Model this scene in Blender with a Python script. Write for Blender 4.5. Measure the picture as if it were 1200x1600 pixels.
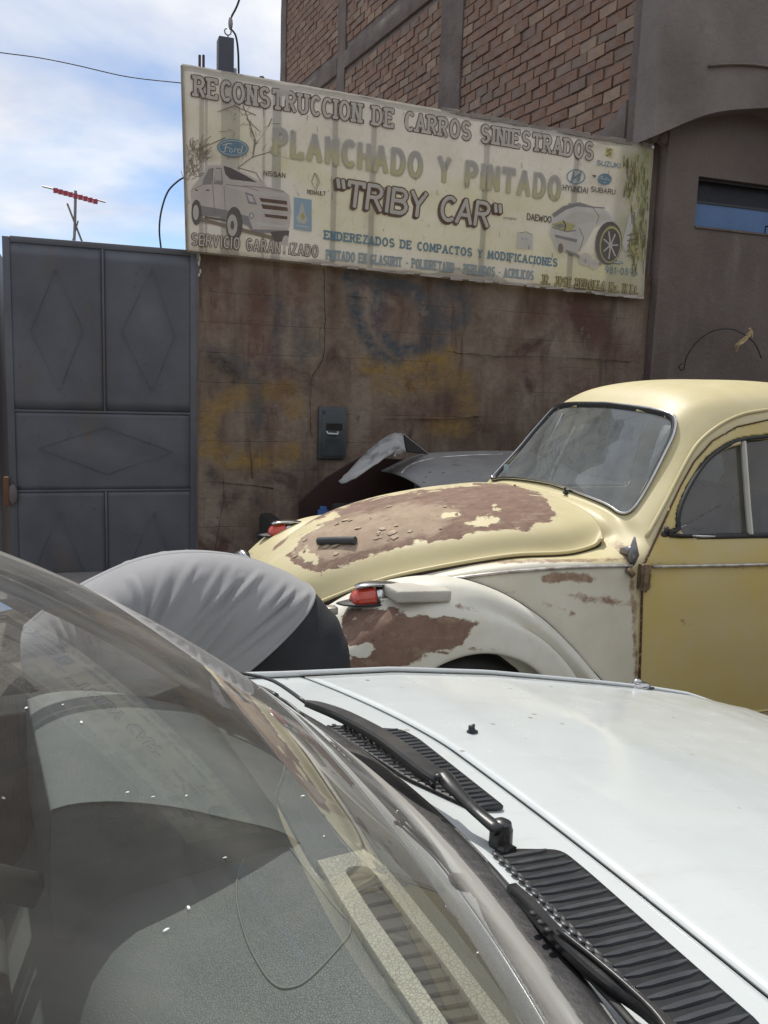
import bpy, bmesh, math, random
import numpy as np
from mathutils import Vector, Matrix
from mathutils.bvhtree import BVHTree
random.seed(7); rng = np.random.default_rng(7)
for o in list(bpy.data.objects): bpy.data.objects.remove(o)
S = bpy.context.scene; COL = S.collection
# ---------------------------------------------------------------- camera
FL, PIT, ROL, HC, YAW = 1350.0, .150, .034, 1.52, .34      # focal length in photo pixels, camera height in metres
_f = np.array([math.sin(YAW)*math.cos(PIT), math.cos(YAW)*math.cos(PIT), -math.sin(PIT)])
_r = np.array([math.cos(YAW), -math.sin(YAW), 0.0]); _u = np.cross(_r, _f)
CR = math.cos(ROL)*_r + math.sin(ROL)*_u; CU = -math.sin(ROL)*_r + math.cos(ROL)*_u; CF = _f
CO = np.array([0, 0, HC])
cd = bpy.data.cameras.new('camera'); cam = bpy.data.objects.new('camera', cd); COL.objects.link(cam); S.camera = cam
m = Matrix(((CR[0], CU[0], -CF[0], 0), (CR[1], CU[1], -CF[1], 0), (CR[2], CU[2], -CF[2], HC), (0, 0, 0, 1)))
cam.matrix_world = m
cd.sensor_fit = 'VERTICAL'; cd.sensor_height = 24; cd.lens = 24*FL/1600
cd.clip_start = .02; cd.clip_end = 3000
# ---------------------------------------------------------------- sky and sun
SUN_EL, SUN_AZ = 57.0, -1.0                                # sun stands behind the wall (+Y), azimuth measured from +Y to +X
S.view_settings.view_transform = 'Standard'; S.view_settings.look = 'None'
S.view_settings.exposure = 0.12; S.view_settings.gamma = 1.0; S.view_settings.use_curve_mapping = False
sd = bpy.data.lights.new('sun', 'SUN'); sun = bpy.data.objects.new('sun', sd); COL.objects.link(sun)
sd.energy = 3.3; sd.angle = math.radians(.5); sd.color = (1, .955, .88)
el, az = math.radians(SUN_EL), math.radians(SUN_AZ)
sdir = Vector((math.cos(el)*math.sin(az), math.cos(el)*math.cos(az), math.sin(el)))
sun.rotation_euler = sdir.to_track_quat('Z', 'Y').to_euler(); sun.location = (0, 20, 30)
wd = bpy.data.worlds.new('World'); S.world = wd; wd.use_nodes = True
nt = wd.node_tree; nt.nodes.clear()
def WN(t, **k):
    n = nt.nodes.new(t)
    for a, b in k.items(): setattr(n, a, b)
    return n
wo = WN('ShaderNodeOutputWorld'); bg = WN('ShaderNodeBackground'); sky = WN('ShaderNodeTexSky', sky_type='NISHITA', sun_disc=False)
sky.sun_elevation = el; sky.sun_rotation = az; sky.altitude = 2300; sky.air_density = 1.0; sky.dust_density = 1.2; sky.ozone_density = 1.5
bg.inputs[1].default_value = .125
tc = WN('ShaderNodeTexCoord'); sep = WN('ShaderNodeSeparateXYZ'); nt.links.new(tc.outputs['Generated'], sep.inputs[0])
# clouds on a layer overhead: direction divided by its height
ad = WN('ShaderNodeMath', operation='ADD'); ad.inputs[1].default_value = .14; nt.links.new(sep.outputs[2], ad.inputs[0])
mxx = WN('ShaderNodeMath', operation='MAXIMUM'); mxx.inputs[1].default_value = .03; nt.links.new(ad.outputs[0], mxx.inputs[0])
dv = WN('ShaderNodeVectorMath', operation='DIVIDE'); cmb = WN('ShaderNodeCombineXYZ')
for i in range(3): nt.links.new(mxx.outputs[0], cmb.inputs[i])
nt.links.new(tc.outputs['Generated'], dv.inputs[0]); nt.links.new(cmb.outputs[0], dv.inputs[1])
mp = WN('ShaderNodeMapping'); nt.links.new(dv.outputs[0], mp.inputs[0]); mp.inputs['Location'].default_value = (1.35, .42, 0); mp.inputs['Scale'].default_value = (.8, .8, 1)
nz = WN('ShaderNodeTexNoise'); nt.links.new(mp.outputs[0], nz.inputs['Vector']); nz.inputs['Scale'].default_value = 1.15; nz.inputs['Detail'].default_value = 6; nz.inputs['Roughness'].default_value = .5; nz.inputs['Distortion'].default_value = .4
rp = WN('ShaderNodeValToRGB'); rp.color_ramp.elements[0].position = .40; rp.color_ramp.elements[1].position = .60
cz = WN('ShaderNodeMapRange'); nt.links.new(sep.outputs[2], cz.inputs[0]); cz.inputs[1].default_value = .18; cz.inputs[2].default_value = .38; cz.inputs[3].default_value = -.07; cz.inputs[4].default_value = .17
ca_ = WN('ShaderNodeMath', operation='ADD'); nt.links.new(nz.outputs['Fac'], ca_.inputs[0]); nt.links.new(cz.outputs[0], ca_.inputs[1]); nt.links.new(ca_.outputs[0], rp.inputs[0])
nz2 = WN('ShaderNodeTexNoise'); nt.links.new(mp.outputs[0], nz2.inputs['Vector']); nz2.inputs['Scale'].default_value = 2.3; nz2.inputs['Detail'].default_value = 5
cr = WN('ShaderNodeValToRGB'); cr.color_ramp.elements[0].color = (4.9, 5.3, 6.3, 1); cr.color_ramp.elements[1].color = (7.2, 7.3, 7.5, 1)
cr.color_ramp.elements[0].position = .35; cr.color_ramp.elements[1].position = .6
nt.links.new(nz2.outputs['Fac'], cr.inputs[0])
mix = WN('ShaderNodeMix', data_type='RGBA'); nt.links.new(rp.outputs[0], mix.inputs['Factor']); nt.links.new(sky.outputs[0], mix.inputs['A']); nt.links.new(cr.outputs[0], mix.inputs['B'])
nt.links.new(mix.outputs['Result'], bg.inputs[0]); nt.links.new(bg.outputs[0], wo.inputs[0])
S.cycles.max_bounces = 8; S.cycles.transparent_max_bounces = 16; S.cycles.glossy_bounces = 4; S.cycles.diffuse_bounces = 3
S.cycles.caustics_reflective = False; S.cycles.caustics_refractive = False; S.cycles.use_denoising = True

# ---------------------------------------------------------------- helpers
def ray(px, py): return CR*(px-600)/FL - CU*(py-800)/FL + CF
def atY(px, py, y): d = ray(px, py); return CO + d*(y/d[1])
def atZ(px, py, z): d = ray(px, py); return CO + d*((z-HC)/d[2])
def topx(P):
    d = np.asarray(P, float)-CO; return np.stack([600+FL*(d@CR)/(d@CF), 800-FL*(d@CU)/(d@CF)], -1)
def tag(o, label=None, cat=None, group=None, kind=None):
    if label: o['label'] = label
    if cat: o['category'] = cat
    if group: o['group'] = group
    if kind: o['kind'] = kind
    return o
def empty(name, loc=(0, 0, 0), rz=0, label=None, cat=None, group=None):
    o = bpy.data.objects.new(name, None); COL.objects.link(o); o.location = loc; o.rotation_euler = (0, 0, rz)
    o.empty_display_size = .1
    return tag(o, label, cat, group)
def link(name, me, mt=None, parent=None, world=True):
    o = bpy.data.objects.new(name, me); COL.objects.link(o)
    if mt and not len(me.materials): me.materials.append(mt)
    if parent:
        o.parent = parent
        if world:     # geometry was given in world coordinates
            o.matrix_parent_inverse = Matrix.Identity(4)
            # every child keeps basis = inverse of the chain above it
            if parent.parent is None: o.matrix_parent_inverse = Matrix.LocRotScale(parent.location, parent.rotation_euler, parent.scale).inverted()
    return o
def mesh(name, V, Fc, mt=None, parent=None, smooth=False, world=True, auto=None):
    me = bpy.data.meshes.new(name); me.from_pydata([tuple(map(float, v)) for v in V], [], [tuple(map(int, f)) for f in Fc]); me.update()
    if smooth: me.shade_smooth()
    if auto is not None: me.shade_smooth(); me.set_sharp_from_angle(angle=math.radians(auto))
    return link(name, me, mt, parent, world)
class MB:
    def __init__(s): s.v = []; s.f = []
    def add(s, V, F): n = len(s.v); s.v += [tuple(map(float, v)) for v in V]; s.f += [tuple(int(i)+n for i in f) for f in F]; return s
    def box(s, a, b, j=0):
        (x0, y0, z0), (x1, y1, z1) = a, b
        V = [(x0,y0,z0),(x1,y0,z0),(x1,y1,z0),(x0,y1,z0),(x0,y0,z1),(x1,y0,z1),(x1,y1,z1),(x0,y1,z1)]
        if j: V = [tuple(c+random.uniform(-j, j) for c in v) for v in V]
        return s.add(V, [(3,2,1,0),(4,5,6,7),(0,1,5,4),(1,2,6,5),(2,3,7,6),(3,0,4,7)])
    def tube(s, P, r, n=8, cap=True, closed=False, flat=1.0):
        P = [Vector(map(float, p)) for p in P]; R = r if isinstance(r, (list, tuple)) else [r]*len(P); rings = []; N = len(P); prev = None
        for i, p in enumerate(P):
            if closed: t = P[(i+1) % N]-P[i-1]
            else: t = P[min(i+1, N-1)]-P[max(i-1, 0)]
            if t.length < 1e-9: t = Vector((0,0,1))
            t.normalize()
            if prev is None:
                a = Vector((0,0,1)) if abs(t.z) < .9 else Vector((1,0,0)); u = (a-t*a.dot(t)).normalized()
            else: u = (prev-t*prev.dot(t)).normalized()
            prev = u; w = t.cross(u)
            rings.append([p+(u*math.cos(2*math.pi*k/n)*flat+w*math.sin(2*math.pi*k/n))*R[i] for k in range(n)])
        V = [v for g in rings for v in g]; Fs = []
        for i in range(N if closed else N-1):
            j = (i+1) % N
            for k in range(n): Fs.append((i*n+k, i*n+(k+1) % n, j*n+(k+1) % n, j*n+k))
        if cap and not closed: Fs += [tuple(range(n))[::-1], tuple((N-1)*n+k for k in range(n))]
        return s.add(V, Fs)
    def prism(s, poly, ext):          # poly: 3-D loop, ext: extrusion vector
        n = len(poly); e = np.array(ext, float); A = [np.array(p, float) for p in poly]; V = A+[a+e for a in A]
        return s.add(V, [tuple(range(n))[::-1], tuple(range(n, 2*n))]+[(i, (i+1) % n, n+(i+1) % n, n+i) for i in range(n)])
    def ell(s, c, r, nu=12, nv=8, rot=None):
        V = []; c = np.array(c, float)
        for i in range(nv+1):
            th = math.pi*i/nv
            for k in range(nu):
                ph = 2*math.pi*k/nu; q = Vector((math.sin(th)*math.cos(ph)*r[0], math.sin(th)*math.sin(ph)*r[1], math.cos(th)*r[2]))
                if rot: q = rot @ q
                V.append(c+np.array(q))
        return s.add(V, [(i*nu+k, (i+1)*nu+k, (i+1)*nu+(k+1) % nu, i*nu+(k+1) % nu) for i in range(nv) for k in range(nu)])
    def build(s, name, mt=None, parent=None, smooth=False, auto=None, bevel=0, seg=2, world=True):
        o = mesh(name, s.v, s.f, mt, parent, smooth, world, auto)
        if bevel:
            bm = bmesh.new(); bm.from_mesh(o.data); bmesh.ops.remove_doubles(bm, verts=bm.verts, dist=1e-5)
            es = [e for e in bm.edges if len(e.link_faces) == 2 and e.calc_face_angle(0) > .6]
            bmesh.ops.bevel(bm, geom=es, offset=bevel, segments=seg, affect='EDGES', profile=.5, clamp_overlap=True)
            bm.to_mesh(o.data); bm.free(); o.data.shade_smooth(); o.data.set_sharp_from_angle(angle=math.radians(38))
        return o
def grid(P):      # P array (n,m,3) -> verts, faces
    n, m_ = P.shape[:2]; V = P.reshape(-1, 3)
    return V, [(i*m_+j, i*m_+j+1, (i+1)*m_+j+1, (i+1)*m_+j) for i in range(n-1) for j in range(m_-1)]
def cr1(P, k):    # Catmull-Rom along axis 0, k samples per span
    P = np.asarray(P, float); n = len(P); Q = np.concatenate([[2*P[0]-P[1]], P, [2*P[-1]-P[-2]]]); out = []
    for i in range(n-1):
        p0, p1, p2, p3 = Q[i:i+4]
        for j in range(k):
            t = j/k; out.append(.5*((2*p1)+(-p0+p2)*t+(2*p0-5*p1+4*p2-p3)*t*t+(-p0+3*p1-3*p2+p3)*t**3))
    out.append(P[-1]); return np.array(out)
def solid(o, th, off=-1):
    md = o.modifiers.new('thickness', 'SOLIDIFY'); md.thickness = th; md.offset = off; return o
def sub(o, n=1):
    md = o.modifiers.new('smooth', 'SUBSURF'); md.levels = n; md.render_levels = n; return o
def bake(o):
    dg = bpy.context.evaluated_depsgraph_get(); me = bpy.data.meshes.new_from_object(o.evaluated_get(dg)); o.modifiers.clear(); o.data = me; return o
def sdf(pts, poly):   # signed pixel distance to a polygon, positive inside
    pts = np.asarray(pts, float); A = np.array(poly, float); B = np.roll(A, -1, 0); d = np.full(len(pts), 1e9); ins = np.zeros(len(pts), bool)
    for a, b in zip(A, B):
        e = b-a; w = pts-a; t = np.clip((w@e)/(e@e+1e-9), 0, 1); d = np.minimum(d, np.hypot(*(w-t[:, None]*e).T))
        c = ((a[1] > pts[:, 1]) != (b[1] > pts[:, 1])); x = (b[0]-a[0])*(pts[:, 1]-a[1])/((b[1]-a[1]) or 1e-9)+a[0]; ins ^= c & (pts[:, 0] < x)
    return np.where(ins, d, -d)
def sline(pts, line):  # distance to an open polyline
    pts = np.asarray(pts, float); A = np.array(line, float); d = np.full(len(pts), 1e9)
    for a, b in zip(A[:-1], A[1:]):
        e = b-a; w = pts-a; t = np.clip((w@e)/(e@e+1e-9), 0, 1); d = np.minimum(d, np.hypot(*(w-t[:, None]*e).T))
    return d
def attr(o, name, vals):
    a = o.data.attributes.new(name, 'FLOAT', 'POINT'); a.data.foreach_set('value', np.asarray(vals, np.float32))

# ---------------------------------------------------------------- materials
class NT:
    def __init__(s, name):
        s.m = bpy.data.materials.new(name); s.m.use_nodes = True; s.t = s.m.node_tree; s.t.nodes.clear(); s.out = s.t.nodes.new('ShaderNodeOutputMaterial')
    def n(s, ty, ins=None, **k):
        d = s.t.nodes.new('ShaderNode'+ty)
        for a, b in k.items(): setattr(d, a, b)
        for a, b in (ins or {}).items():
            if hasattr(b, 'is_output') or hasattr(b, 'links'): s.t.links.new(b, d.inputs[a])
            else: d.inputs[a].default_value = b
        return d
    def pos(s, sc=(1, 1, 1)): return s.n('Mapping', {0: s.n('TexCoord').outputs['Object'], 'Scale': sc}).outputs[0]
    def noise(s, scale, det=5, rough=.55, sc=(1, 1, 1), dist=0): return s.n('TexNoise', {'Vector': s.pos(sc), 'Scale': scale, 'Detail': det, 'Roughness': rough, 'Distortion': dist}).outputs['Fac']
    def ramp(s, v, a, b, ca=(0, 0, 0, 1), cb=(1, 1, 1, 1)):
        r = s.n('ValToRGB', {0: v}); e = r.color_ramp.elements; e[0].position = a; e[1].position = b; e[0].color = ca; e[1].color = cb; return r.outputs[0]
    def mr(s, v, a, b, c=0, d=1): return s.n('MapRange', {0: v, 1: a, 2: b, 3: c, 4: d}).outputs[0]
    def mixc(s, f, a, b, bt='MIX'): return s.n('Mix', {'Factor': f, 'A': a, 'B': b}, data_type='RGBA', blend_type=bt).outputs['Result']
    def math(s, op, a, b=0): return s.n('Math', {0: a, 1: b}, operation=op).outputs[0]
    def at(s, nm): return s.n('Attribute', attribute_name=nm).outputs['Fac']
    def bump(s, h, st=.3, d=.01, nrm=None):
        i = {'Height': h, 'Strength': st, 'Distance': d}
        if nrm is not None: i['Normal'] = nrm
        return s.n('Bump', i).outputs[0]
    def pbr(s, col, rough=.5, metal=0, bump=None, **k):
        i = {'Base Color': col, 'Roughness': rough, 'Metallic': metal}
        if bump is not None: i['Normal'] = bump
        for a, b in k.items(): i[a.replace('_', ' ')] = b
        b = s.n('BsdfPrincipled', i); s.t.links.new(b.outputs[0], s.out.inputs[0]); return s.m
def schlick(t, f0=.042):
    g = t.n('NewGeometry'); d = t.n('VectorMath', {0: g.outputs['Normal'], 1: g.outputs['Incoming']}, operation='DOT_PRODUCT').outputs['Value']
    c = t.math('SUBTRACT', 1.0, t.math('ABSOLUTE', d)); return t.math('ADD', f0, t.math('MULTIPLY', 1-f0, t.math('POWER', c, 5.0)))
def c4(c): return (c[0], c[1], c[2], 1)
def basic(name, c, rough=.5, metal=0, var=.12, scale=8, bs=0, bscale=60, dirt=None, **k):
    t = NT(name); a = [max(0, x*(1-var)) for x in c]; b = [x*(1+var) for x in c]
    col = t.mixc(t.ramp(t.noise(scale), .35, .65), c4(a), c4(b))
    if dirt: col = t.mixc(t.ramp(t.noise(scale*.6, 8, .7), .5, .72), col, c4(dirt))
    return t.pbr(col, t.mr(t.noise(scale*2), .3, .7, max(0, rough*.85), min(1, rough*1.15)), metal, t.bump(t.noise(bscale, 3), bs, .004) if bs else None, **k)
M = {}
M['rubber'] = basic('black_rubber', (.018, .018, .018), .62, bs=.2)
M['plastic'] = basic('black_plastic', (.02, .021, .023), .38, bs=.1, dirt=(.06, .055, .05))
M['chrome'] = basic('chrome', (.55, .55, .55), .18, 1, var=.1)
M['steel'] = basic('dull_steel', (.25, .24, .23), .45, .8)
M['wire'] = basic('black_cable', (.02, .02, .022), .6)
# ================================================================ ground
def groundmat():
    t = NT('dusty_street'); n = t.noise(1.2, 8, .6); n2 = t.noise(30, 4, .6)
    col = t.mixc(t.ramp(n, .35, .65), (.13, .11, .09, 1), (.20, .175, .15, 1)); col = t.mixc(t.ramp(n2, .4, .7), col, (.10, .09, .08, 1))
    return t.pbr(col, .95, 0, t.bump(n2, .4, .02))
xs = np.concatenate([np.linspace(-600, -12, 12), np.linspace(-10, 14, 60), np.linspace(16, 600, 12)]); ys = np.concatenate([np.linspace(-600, -6, 12), np.linspace(-5, 22, 60), np.linspace(24, 900, 14)])
G = np.array([[(x, y, .012*math.sin(x*2.1+y*1.3)*math.sin(y*1.7) if abs(x) < 12 and -5 < y < 6 else 0) for y in ys] for x in xs]); V, Fc = grid(G)
tag(mesh('ground', V, Fc, groundmat(), smooth=True), kind='structure')
pv = MB().box((-30, 5.6, -.2), (30, 6.28, .13)).build('pavement', basic('worn_concrete', (.22, .205, .19), .9, bs=.4, scale=3, dirt=(.12, .1, .09)), bevel=.015); tag(pv, kind='structure')
# the far side of the street behind the camera: dusty low buildings that only reflections see
for i, (xa, xb, h_, dep, cc_, ll) in enumerate([(-16, -7.2, 5.2, -9.5, (.22, .13, .10), 'low brick workshop across the street behind the camera'), (-7, 1.8, 6.8, -9.2, (.20, .12, .09), 'tall brick house across the street behind the camera'), (2, 9.5, 4.6, -9.6, (.25, .21, .17), 'plastered house across the street behind the camera'), (9.7, 22, 6.2, -9.3, (.21, .14, .11), 'long brick house across the street behind the camera')]):
    o = MB().box((xa, dep-7, 0), (xb, dep, h_)).build('house', basic('far_wall_'+('a', 'b', 'c', 'd')[i], cc_, .95), None); tag(o, ll, 'house')
    for x in np.arange(xa+1, xb-1.3, 2.6):
        for z in (.9, 3.4):
            if z+1.4 < h_: MB().box((x, dep-.02, z), (x+1.2, dep+.03, z+1.3)).build('window', basic('dark_glass_far', (.03, .035, .04), .2) if 'dark_glass_far' not in bpy.data.materials else bpy.data.materials['dark_glass_far'], o)
YW = 6.3
# ================================================================ painted wall
def wallmat():
    t = NT('stained_adobe_plaster')
    n = t.noise(1.6, 9, .62); v = t.noise(3.2, 6, .6, sc=(1, 1, .22)); f = t.noise(24, 6, .65)
    col = t.mixc(t.ramp(n, .38, .62), (.115, .075, .052, 1), (.215, .158, .118, 1))
    col = t.mixc(t.ramp(t.noise(7, 7, .65, sc=(1, 1, .12)), .52, .62), col, (.10, .068, .05, 1)); col = t.mixc(t.ramp(v, .45, .62), col, (.26, .205, .16, 1)); col = t.mixc(t.ramp(t.noise(2.3, 7, .6, dist=.6), .56, .68), col, (.085, .045, .036, 1))
    for a, c, k in (('pale', (.30, .25, .195, 1), .75), ('yellow', (.30, .19, .045, 1), .85), ('blue', (.055, .075, .095, 1), .9), ('red', (.12, .045, .035, 1), .8), ('soot', (.028, .026, .028, 1), .95)):
        col = t.mixc(t.math('MULTIPLY', t.math('MULTIPLY', t.at(a), t.mr(t.noise(13, 8, .75), .36, .60, .15, 1.1)), k), col, c)
    bk_ = t.n('TexBrick', {'Vector': t.n('Mapping', {0: t.n('TexCoord').outputs['Object'], 'Rotation': (math.radians(90), 0, 0)}).outputs[0], 'Scale': 1.0, 'Mortar Size': .004, 'Mortar Smooth': .6, 'Brick Width': .42, 'Row Height': .21}).outputs['Fac']
    jn = t.math('MULTIPLY', bk_, t.mr(t.noise(2.5, 4), .42, .6))
    col = t.mixc(t.math('MULTIPLY', jn, .25), col, (.06, .045, .035, 1))
    col = t.mixc(t.mr(t.noise(6, 9, .72), .60, .64, 0, .5), col, (.27, .22, .17, 1)); col = t.mixc(t.mr(t.noise(9, 9, .75, sc=(1, 1, .5)), .62, .66, 0, .55), col, (.055, .04, .032, 1))
    col = t.mixc(t.mr(f, .35, .7, 0, .35), col, (.09, .07, .055, 1))
    h = t.math('SUBTRACT', t.math('ADD', t.math('MULTIPLY', t.noise(5, 8, .6), 1.0), t.math('MULTIPLY', f, .35)), t.math('MULTIPLY', jn, .25))
    return t.pbr(col, .93, 0, t.bump(h, .6, .03))
X0, X1 = .80, 4.52; n1, n2 = 190, 124
xs = np.linspace(X0, X1, n1); zs = np.linspace(0, 2.46, n2)
Wv = np.array([[(x, YW+.012*math.sin(x*3.1)*math.sin(z*2.2)+.006*math.sin(x*11+z*7), z) for z in zs] for x in xs])
Vw, Fw = grid(Wv); nb = len(Vw)
topz = [0.0]*n1
for i in range(n1):
    dz = .03*math.sin(xs[i]*5)+.015*math.sin(xs[i]*17); Vw[i*n2+n2-1][2] += dz
back = Vw.copy().reshape(n1, n2, 3); Vall = list(Vw); 
# back face, ends and top
bk = [(x, YW+.26, z) for x in (X0, X1) for z in (0, 2.46)]
cap0 = len(Vall); Vall += [(xs[i], YW+.26, Vw[i*n2+n2-1][2]) for i in range(n1)]+[(xs[i], YW+.26, 0) for i in range(n1)]
Fall = [f[::-1] for f in Fw]
for i in range(n1-1):
    Fall += [(i*n2+n2-1, cap0+i, cap0+i+1, (i+1)*n2+n2-1)[::-1], (cap0+i, cap0+n1+i, cap0+n1+i+1, cap0+i+1)[::-1]]
Fall += [tuple([j for j in range(n2)]+[cap0, cap0+n1])]
wall_root = empty('graffiti_wall', (2.66, YW, 0), 0, 'brown plastered wall with faded blue and yellow graffiti under the billboard', 'wall')
wall = mesh('plaster', Vall, Fall, wallmat(), wall_root, auto=50)
P2 = topx(np.array([tuple(v) for v in Vall]))
def gl(lines, w):
    r = np.zeros(len(P2))
    for ln, k in lines: d = sline(P2, ln); r = np.maximum(r, k*np.exp(-(d/w)**4))
    return r
attr(wall, 'blue', gl([([(545,430),(560,500),(590,555),(620,560)],1),([(548,432),(600,440),(650,455),(672,500),(665,540),(620,550),(590,510),(592,440)],1),([(690,450),(685,540)],.8),([(700,450),(728,470),(722,500),(700,505)],.8),([(465,490),(470,560),(490,540)],.6),([(330,545),(380,575),(425,565),(440,500),(430,470)],.6),([(398,600),(405,660)],.8)], 13))
attr(wall, 'yellow', gl([([(320,700),(330,640),(380,615),(450,610),(460,640)],.9),([(330,700),(350,715),(410,720),(455,705)],1),([(575,570),(640,575),(700,555)],1),([(590,600),(650,605),(720,590),(730,640)],.7),([(680,665),(720,668)],.8),([(690,565),(700,570)],1)], 17))
attr(wall, 'soot', gl([([(335,560),(370,590)],.8),([(400,780),(404,790)],.7),([(330,740),(335,748)],.7),([(352,790),(370,770)],.6),([(620,690),(560,760),(500,800)],.45),([(405,840),(415,845)],.8),([(520,430),(560,420)],.3)], 12))
attr(wall, 'pale', gl([([(380,390),(378,480)],.6),([(500,430),(495,560)],.7),([(545,450),(540,540)],.5),([(770,440),(775,600)],.6),([(740,440),(745,560)],.5),([(620,400),(800,460)],.1),([(860,480),(862,560)],.4),([(590,430),(600,560)],.3),([(330,800),(390,850)],.4),([(410,690),(412,740)],.5)], 15))
attr(wall, 'red', gl([([(400,450),(395,500),(410,560)],.8),([(470,420),(465,460)],.7),([(590,680),(560,740)],.7),([(620,650),(700,640)],.6),([(920,600),(800,560)],.5),([(440,600),(430,700)],.5),([(600,500),(640,500)],.5),([(840,490),(900,480),(980,560)],.7),([(350,420),(345,500)],.6)], 22))
dark = basic('dark_crevice', (.03, .022, .018), .95)
def crack(pts, w=.006):
    P = []; 
    for a, b in zip(pts[:-1], pts[1:]):
        for k in range(6):
            t = k/6; p = atY(a[0]+(b[0]-a[0])*t+random.uniform(-1.2, 1.2), a[1]+(b[1]-a[1])*t+random.uniform(-1, 1), YW-.012); P.append(p)
    b = MB(); b.tube(P, [w*random.uniform(.4, 1.1) for _ in P], 5, flat=.5); return b
for pl in ([(506,420),(509,500),(505,562),(487,590),(484,640),(488,690)], [(545,462),(580,466)], [(320,752),(372,756),(440,765)], [(390,690),(396,760)], [(700,548),(720,552),(770,556),(920,560),(1000,566)], [(335,868),(350,780),(348,730)], [(600,655),(700,655),(760,650)]):
    crack(pl, .0045 if pl[0][0] != 506 else .006).build('crack', dark, wall_root)
mo = basic('pale_mortar', (.55, .53, .48), .9)
b = MB()
for p in [(311,392,5),(312,404,5),(311,412,3),(313,424,3),(311,430,2)]:
    c = atY(p[0], p[1], YW-.015); b.ell(c, (.007, .008, .004*p[2]+.005), 7, 5)
b.build('mortar_drip', mo, wall_root)['kind'] = 'stuff'
# meter box
mb_root = empty('meter_box', tuple(atY(516, 675, YW)), 0, 'grey metal electricity meter box set into the graffiti wall', 'meter box')
mg = basic('grey_painted_steel', (.075, .085, .09), .55, .2, dirt=(.05, .045, .04))
a = atY(497, 635, YW); c = atY(538, 716, YW); x0, x1, z0, z1 = a[0], c[0], c[2], a[2]
MB().box((x0, YW-.035, z0), (x1, YW+.05, z1)).build('box', mg, mb_root, bevel=.006)
MB().box((x0+.022, YW-.042, z0+.02), (x1-.022, YW-.034, z1-.02)).build('door', basic('grey_door_paint', (.062, .075, .083), .5, .2), mb_root, bevel=.002)
MB().box((x0+.055, YW-.0455, z0+.215), (x1-.035, YW-.0415, z0+.265)).build('window', basic('dark_slot', (.012, .013, .015), .3), mb_root)
MB().tube([(x0+.06, YW-.045, z0+.205), (x0+.063, YW-.06, z0+.19), (x0+.14, YW-.06, z0+.186), (x0+.145, YW-.045, z0+.2)], .008, 6).build('handle', basic('pale_metal', (.5, .5, .5), .5), mb_root, smooth=True)
MB().box((x0+.03, YW-.0445, z1-.055), (x0+.045, YW-.0415, z1-.03)).box((x0+.05, YW-.0445, z0+.12), (x1-.05, YW-.0415, z0+.15)).build('label_plate', basic('dark_print', (.03, .035, .04), .6), mb_root)
# ================================================================ gate
gt = empty('metal_gate', (.16, YW, 0), 0, 'tall dark grey sheet metal gate with raised diamond outlines left of the graffiti wall', 'gate')
gm = NT('grey_gate_paint')
gcol = gm.mixc(gm.ramp(gm.noise(2.2, 7, .6), .35, .65), (.085, .091, .107, 1), (.120, .128, .146, 1))
gcol = gm.mixc(gm.ramp(gm.noise(5, 6, .65, sc=(1, 1, .3)), .58, .75), gcol, (.115, .105, .10, 1)); gcol = gm.mixc(gm.mr(gm.noise(18, 8, .75), .60, .68, 0, .6), gcol, (.055, .05, .05, 1))
gmat = gm.pbr(gcol, .5, .1, gm.bump(gm.noise(3, 4), .25, .02), Specular_IOR_Level=.45)
GL, GR, GT = -.46, .785, 2.37
def sheet(xa, xb, za, zb):
    n = 14; P = np.array([[(xa+(xb-xa)*i/n, YW+.007-.007*math.sin(math.pi*i/n)*math.sin(math.pi*j/n)*math.sin(i*.8+j*.55+za*9), za+(zb-za)*j/n) for j in range(n+1)] for i in range(n+1)]); return grid(P)
zr = [.08, .70, 1.245, 2.335]
for i, (za, zb) in enumerate(zip(zr[:-1], zr[1:])):
    for xa, xb in ([(GL+.03, .155), (.165, GR-.03)] if i != 1 else [(GL+.03, GR-.03)]):
        V, Fc = sheet(xa-.004, xb+.004, za-.001, zb+.001); o = mesh('panel', V, [f[::-1] for f in Fc], gmat, gt, smooth=True); solid(o, .004)
for xa, xb, za, zb in [(GL, GL+.045, .05, GT), (GR-.045, GR, .05, GT), (GL+.046, GR-.046, GT-.035, GT+.005), (GL+.046, GR-.046, .05, .09)]:
    MB().box((xa, YW+.001, za), (xb, YW+.025, zb)).build('frame_bar', gmat, gt, bevel=.004)
for z in (.70, 1.245): MB().box((GL+.046, YW-.001, z-.007), (GR-.046, YW+.02, z+.007)).build('rail', gmat, gt, bevel=.002)
for za, zb in ((.095, .692), (1.253, 2.33)): MB().box((.153, YW+.000, za), (.167, YW+.02, zb)).build('mullion', gmat, gt, bevel=.002)
def diamond(pts):
    P = [atY(x, y, YW-.001) for x, y in pts]; MB().tube(P, .0025, 6, closed=True, flat=.8).build('diamond_moulding', gmat, gt)
diamond([(87,420),(130,516),(92,612),(48,516)]); diamond([(238,420),(273,525),(238,612),(190,518)])
diamond([(60,700),(165,667),(270,706),(168,741)])
diamond([(92,800),(135,900),(97,980),(52,900)]); diamond([(240,800),(275,900),(240,980),(196,900)])
MB().box((GL-.035, YW-.03, .60), (GL-.004, YW+.01, .80)).build('latch', basic('rusty_latch', (.13, .06, .03), .8), gt, bevel=.005)
MB().ell((GL+.02, YW-.02, .68), (.03, .012, .07)).build('scrape_patch', basic('bare_primer', (.13, .11, .11), .7), gt, smooth=True)
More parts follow.
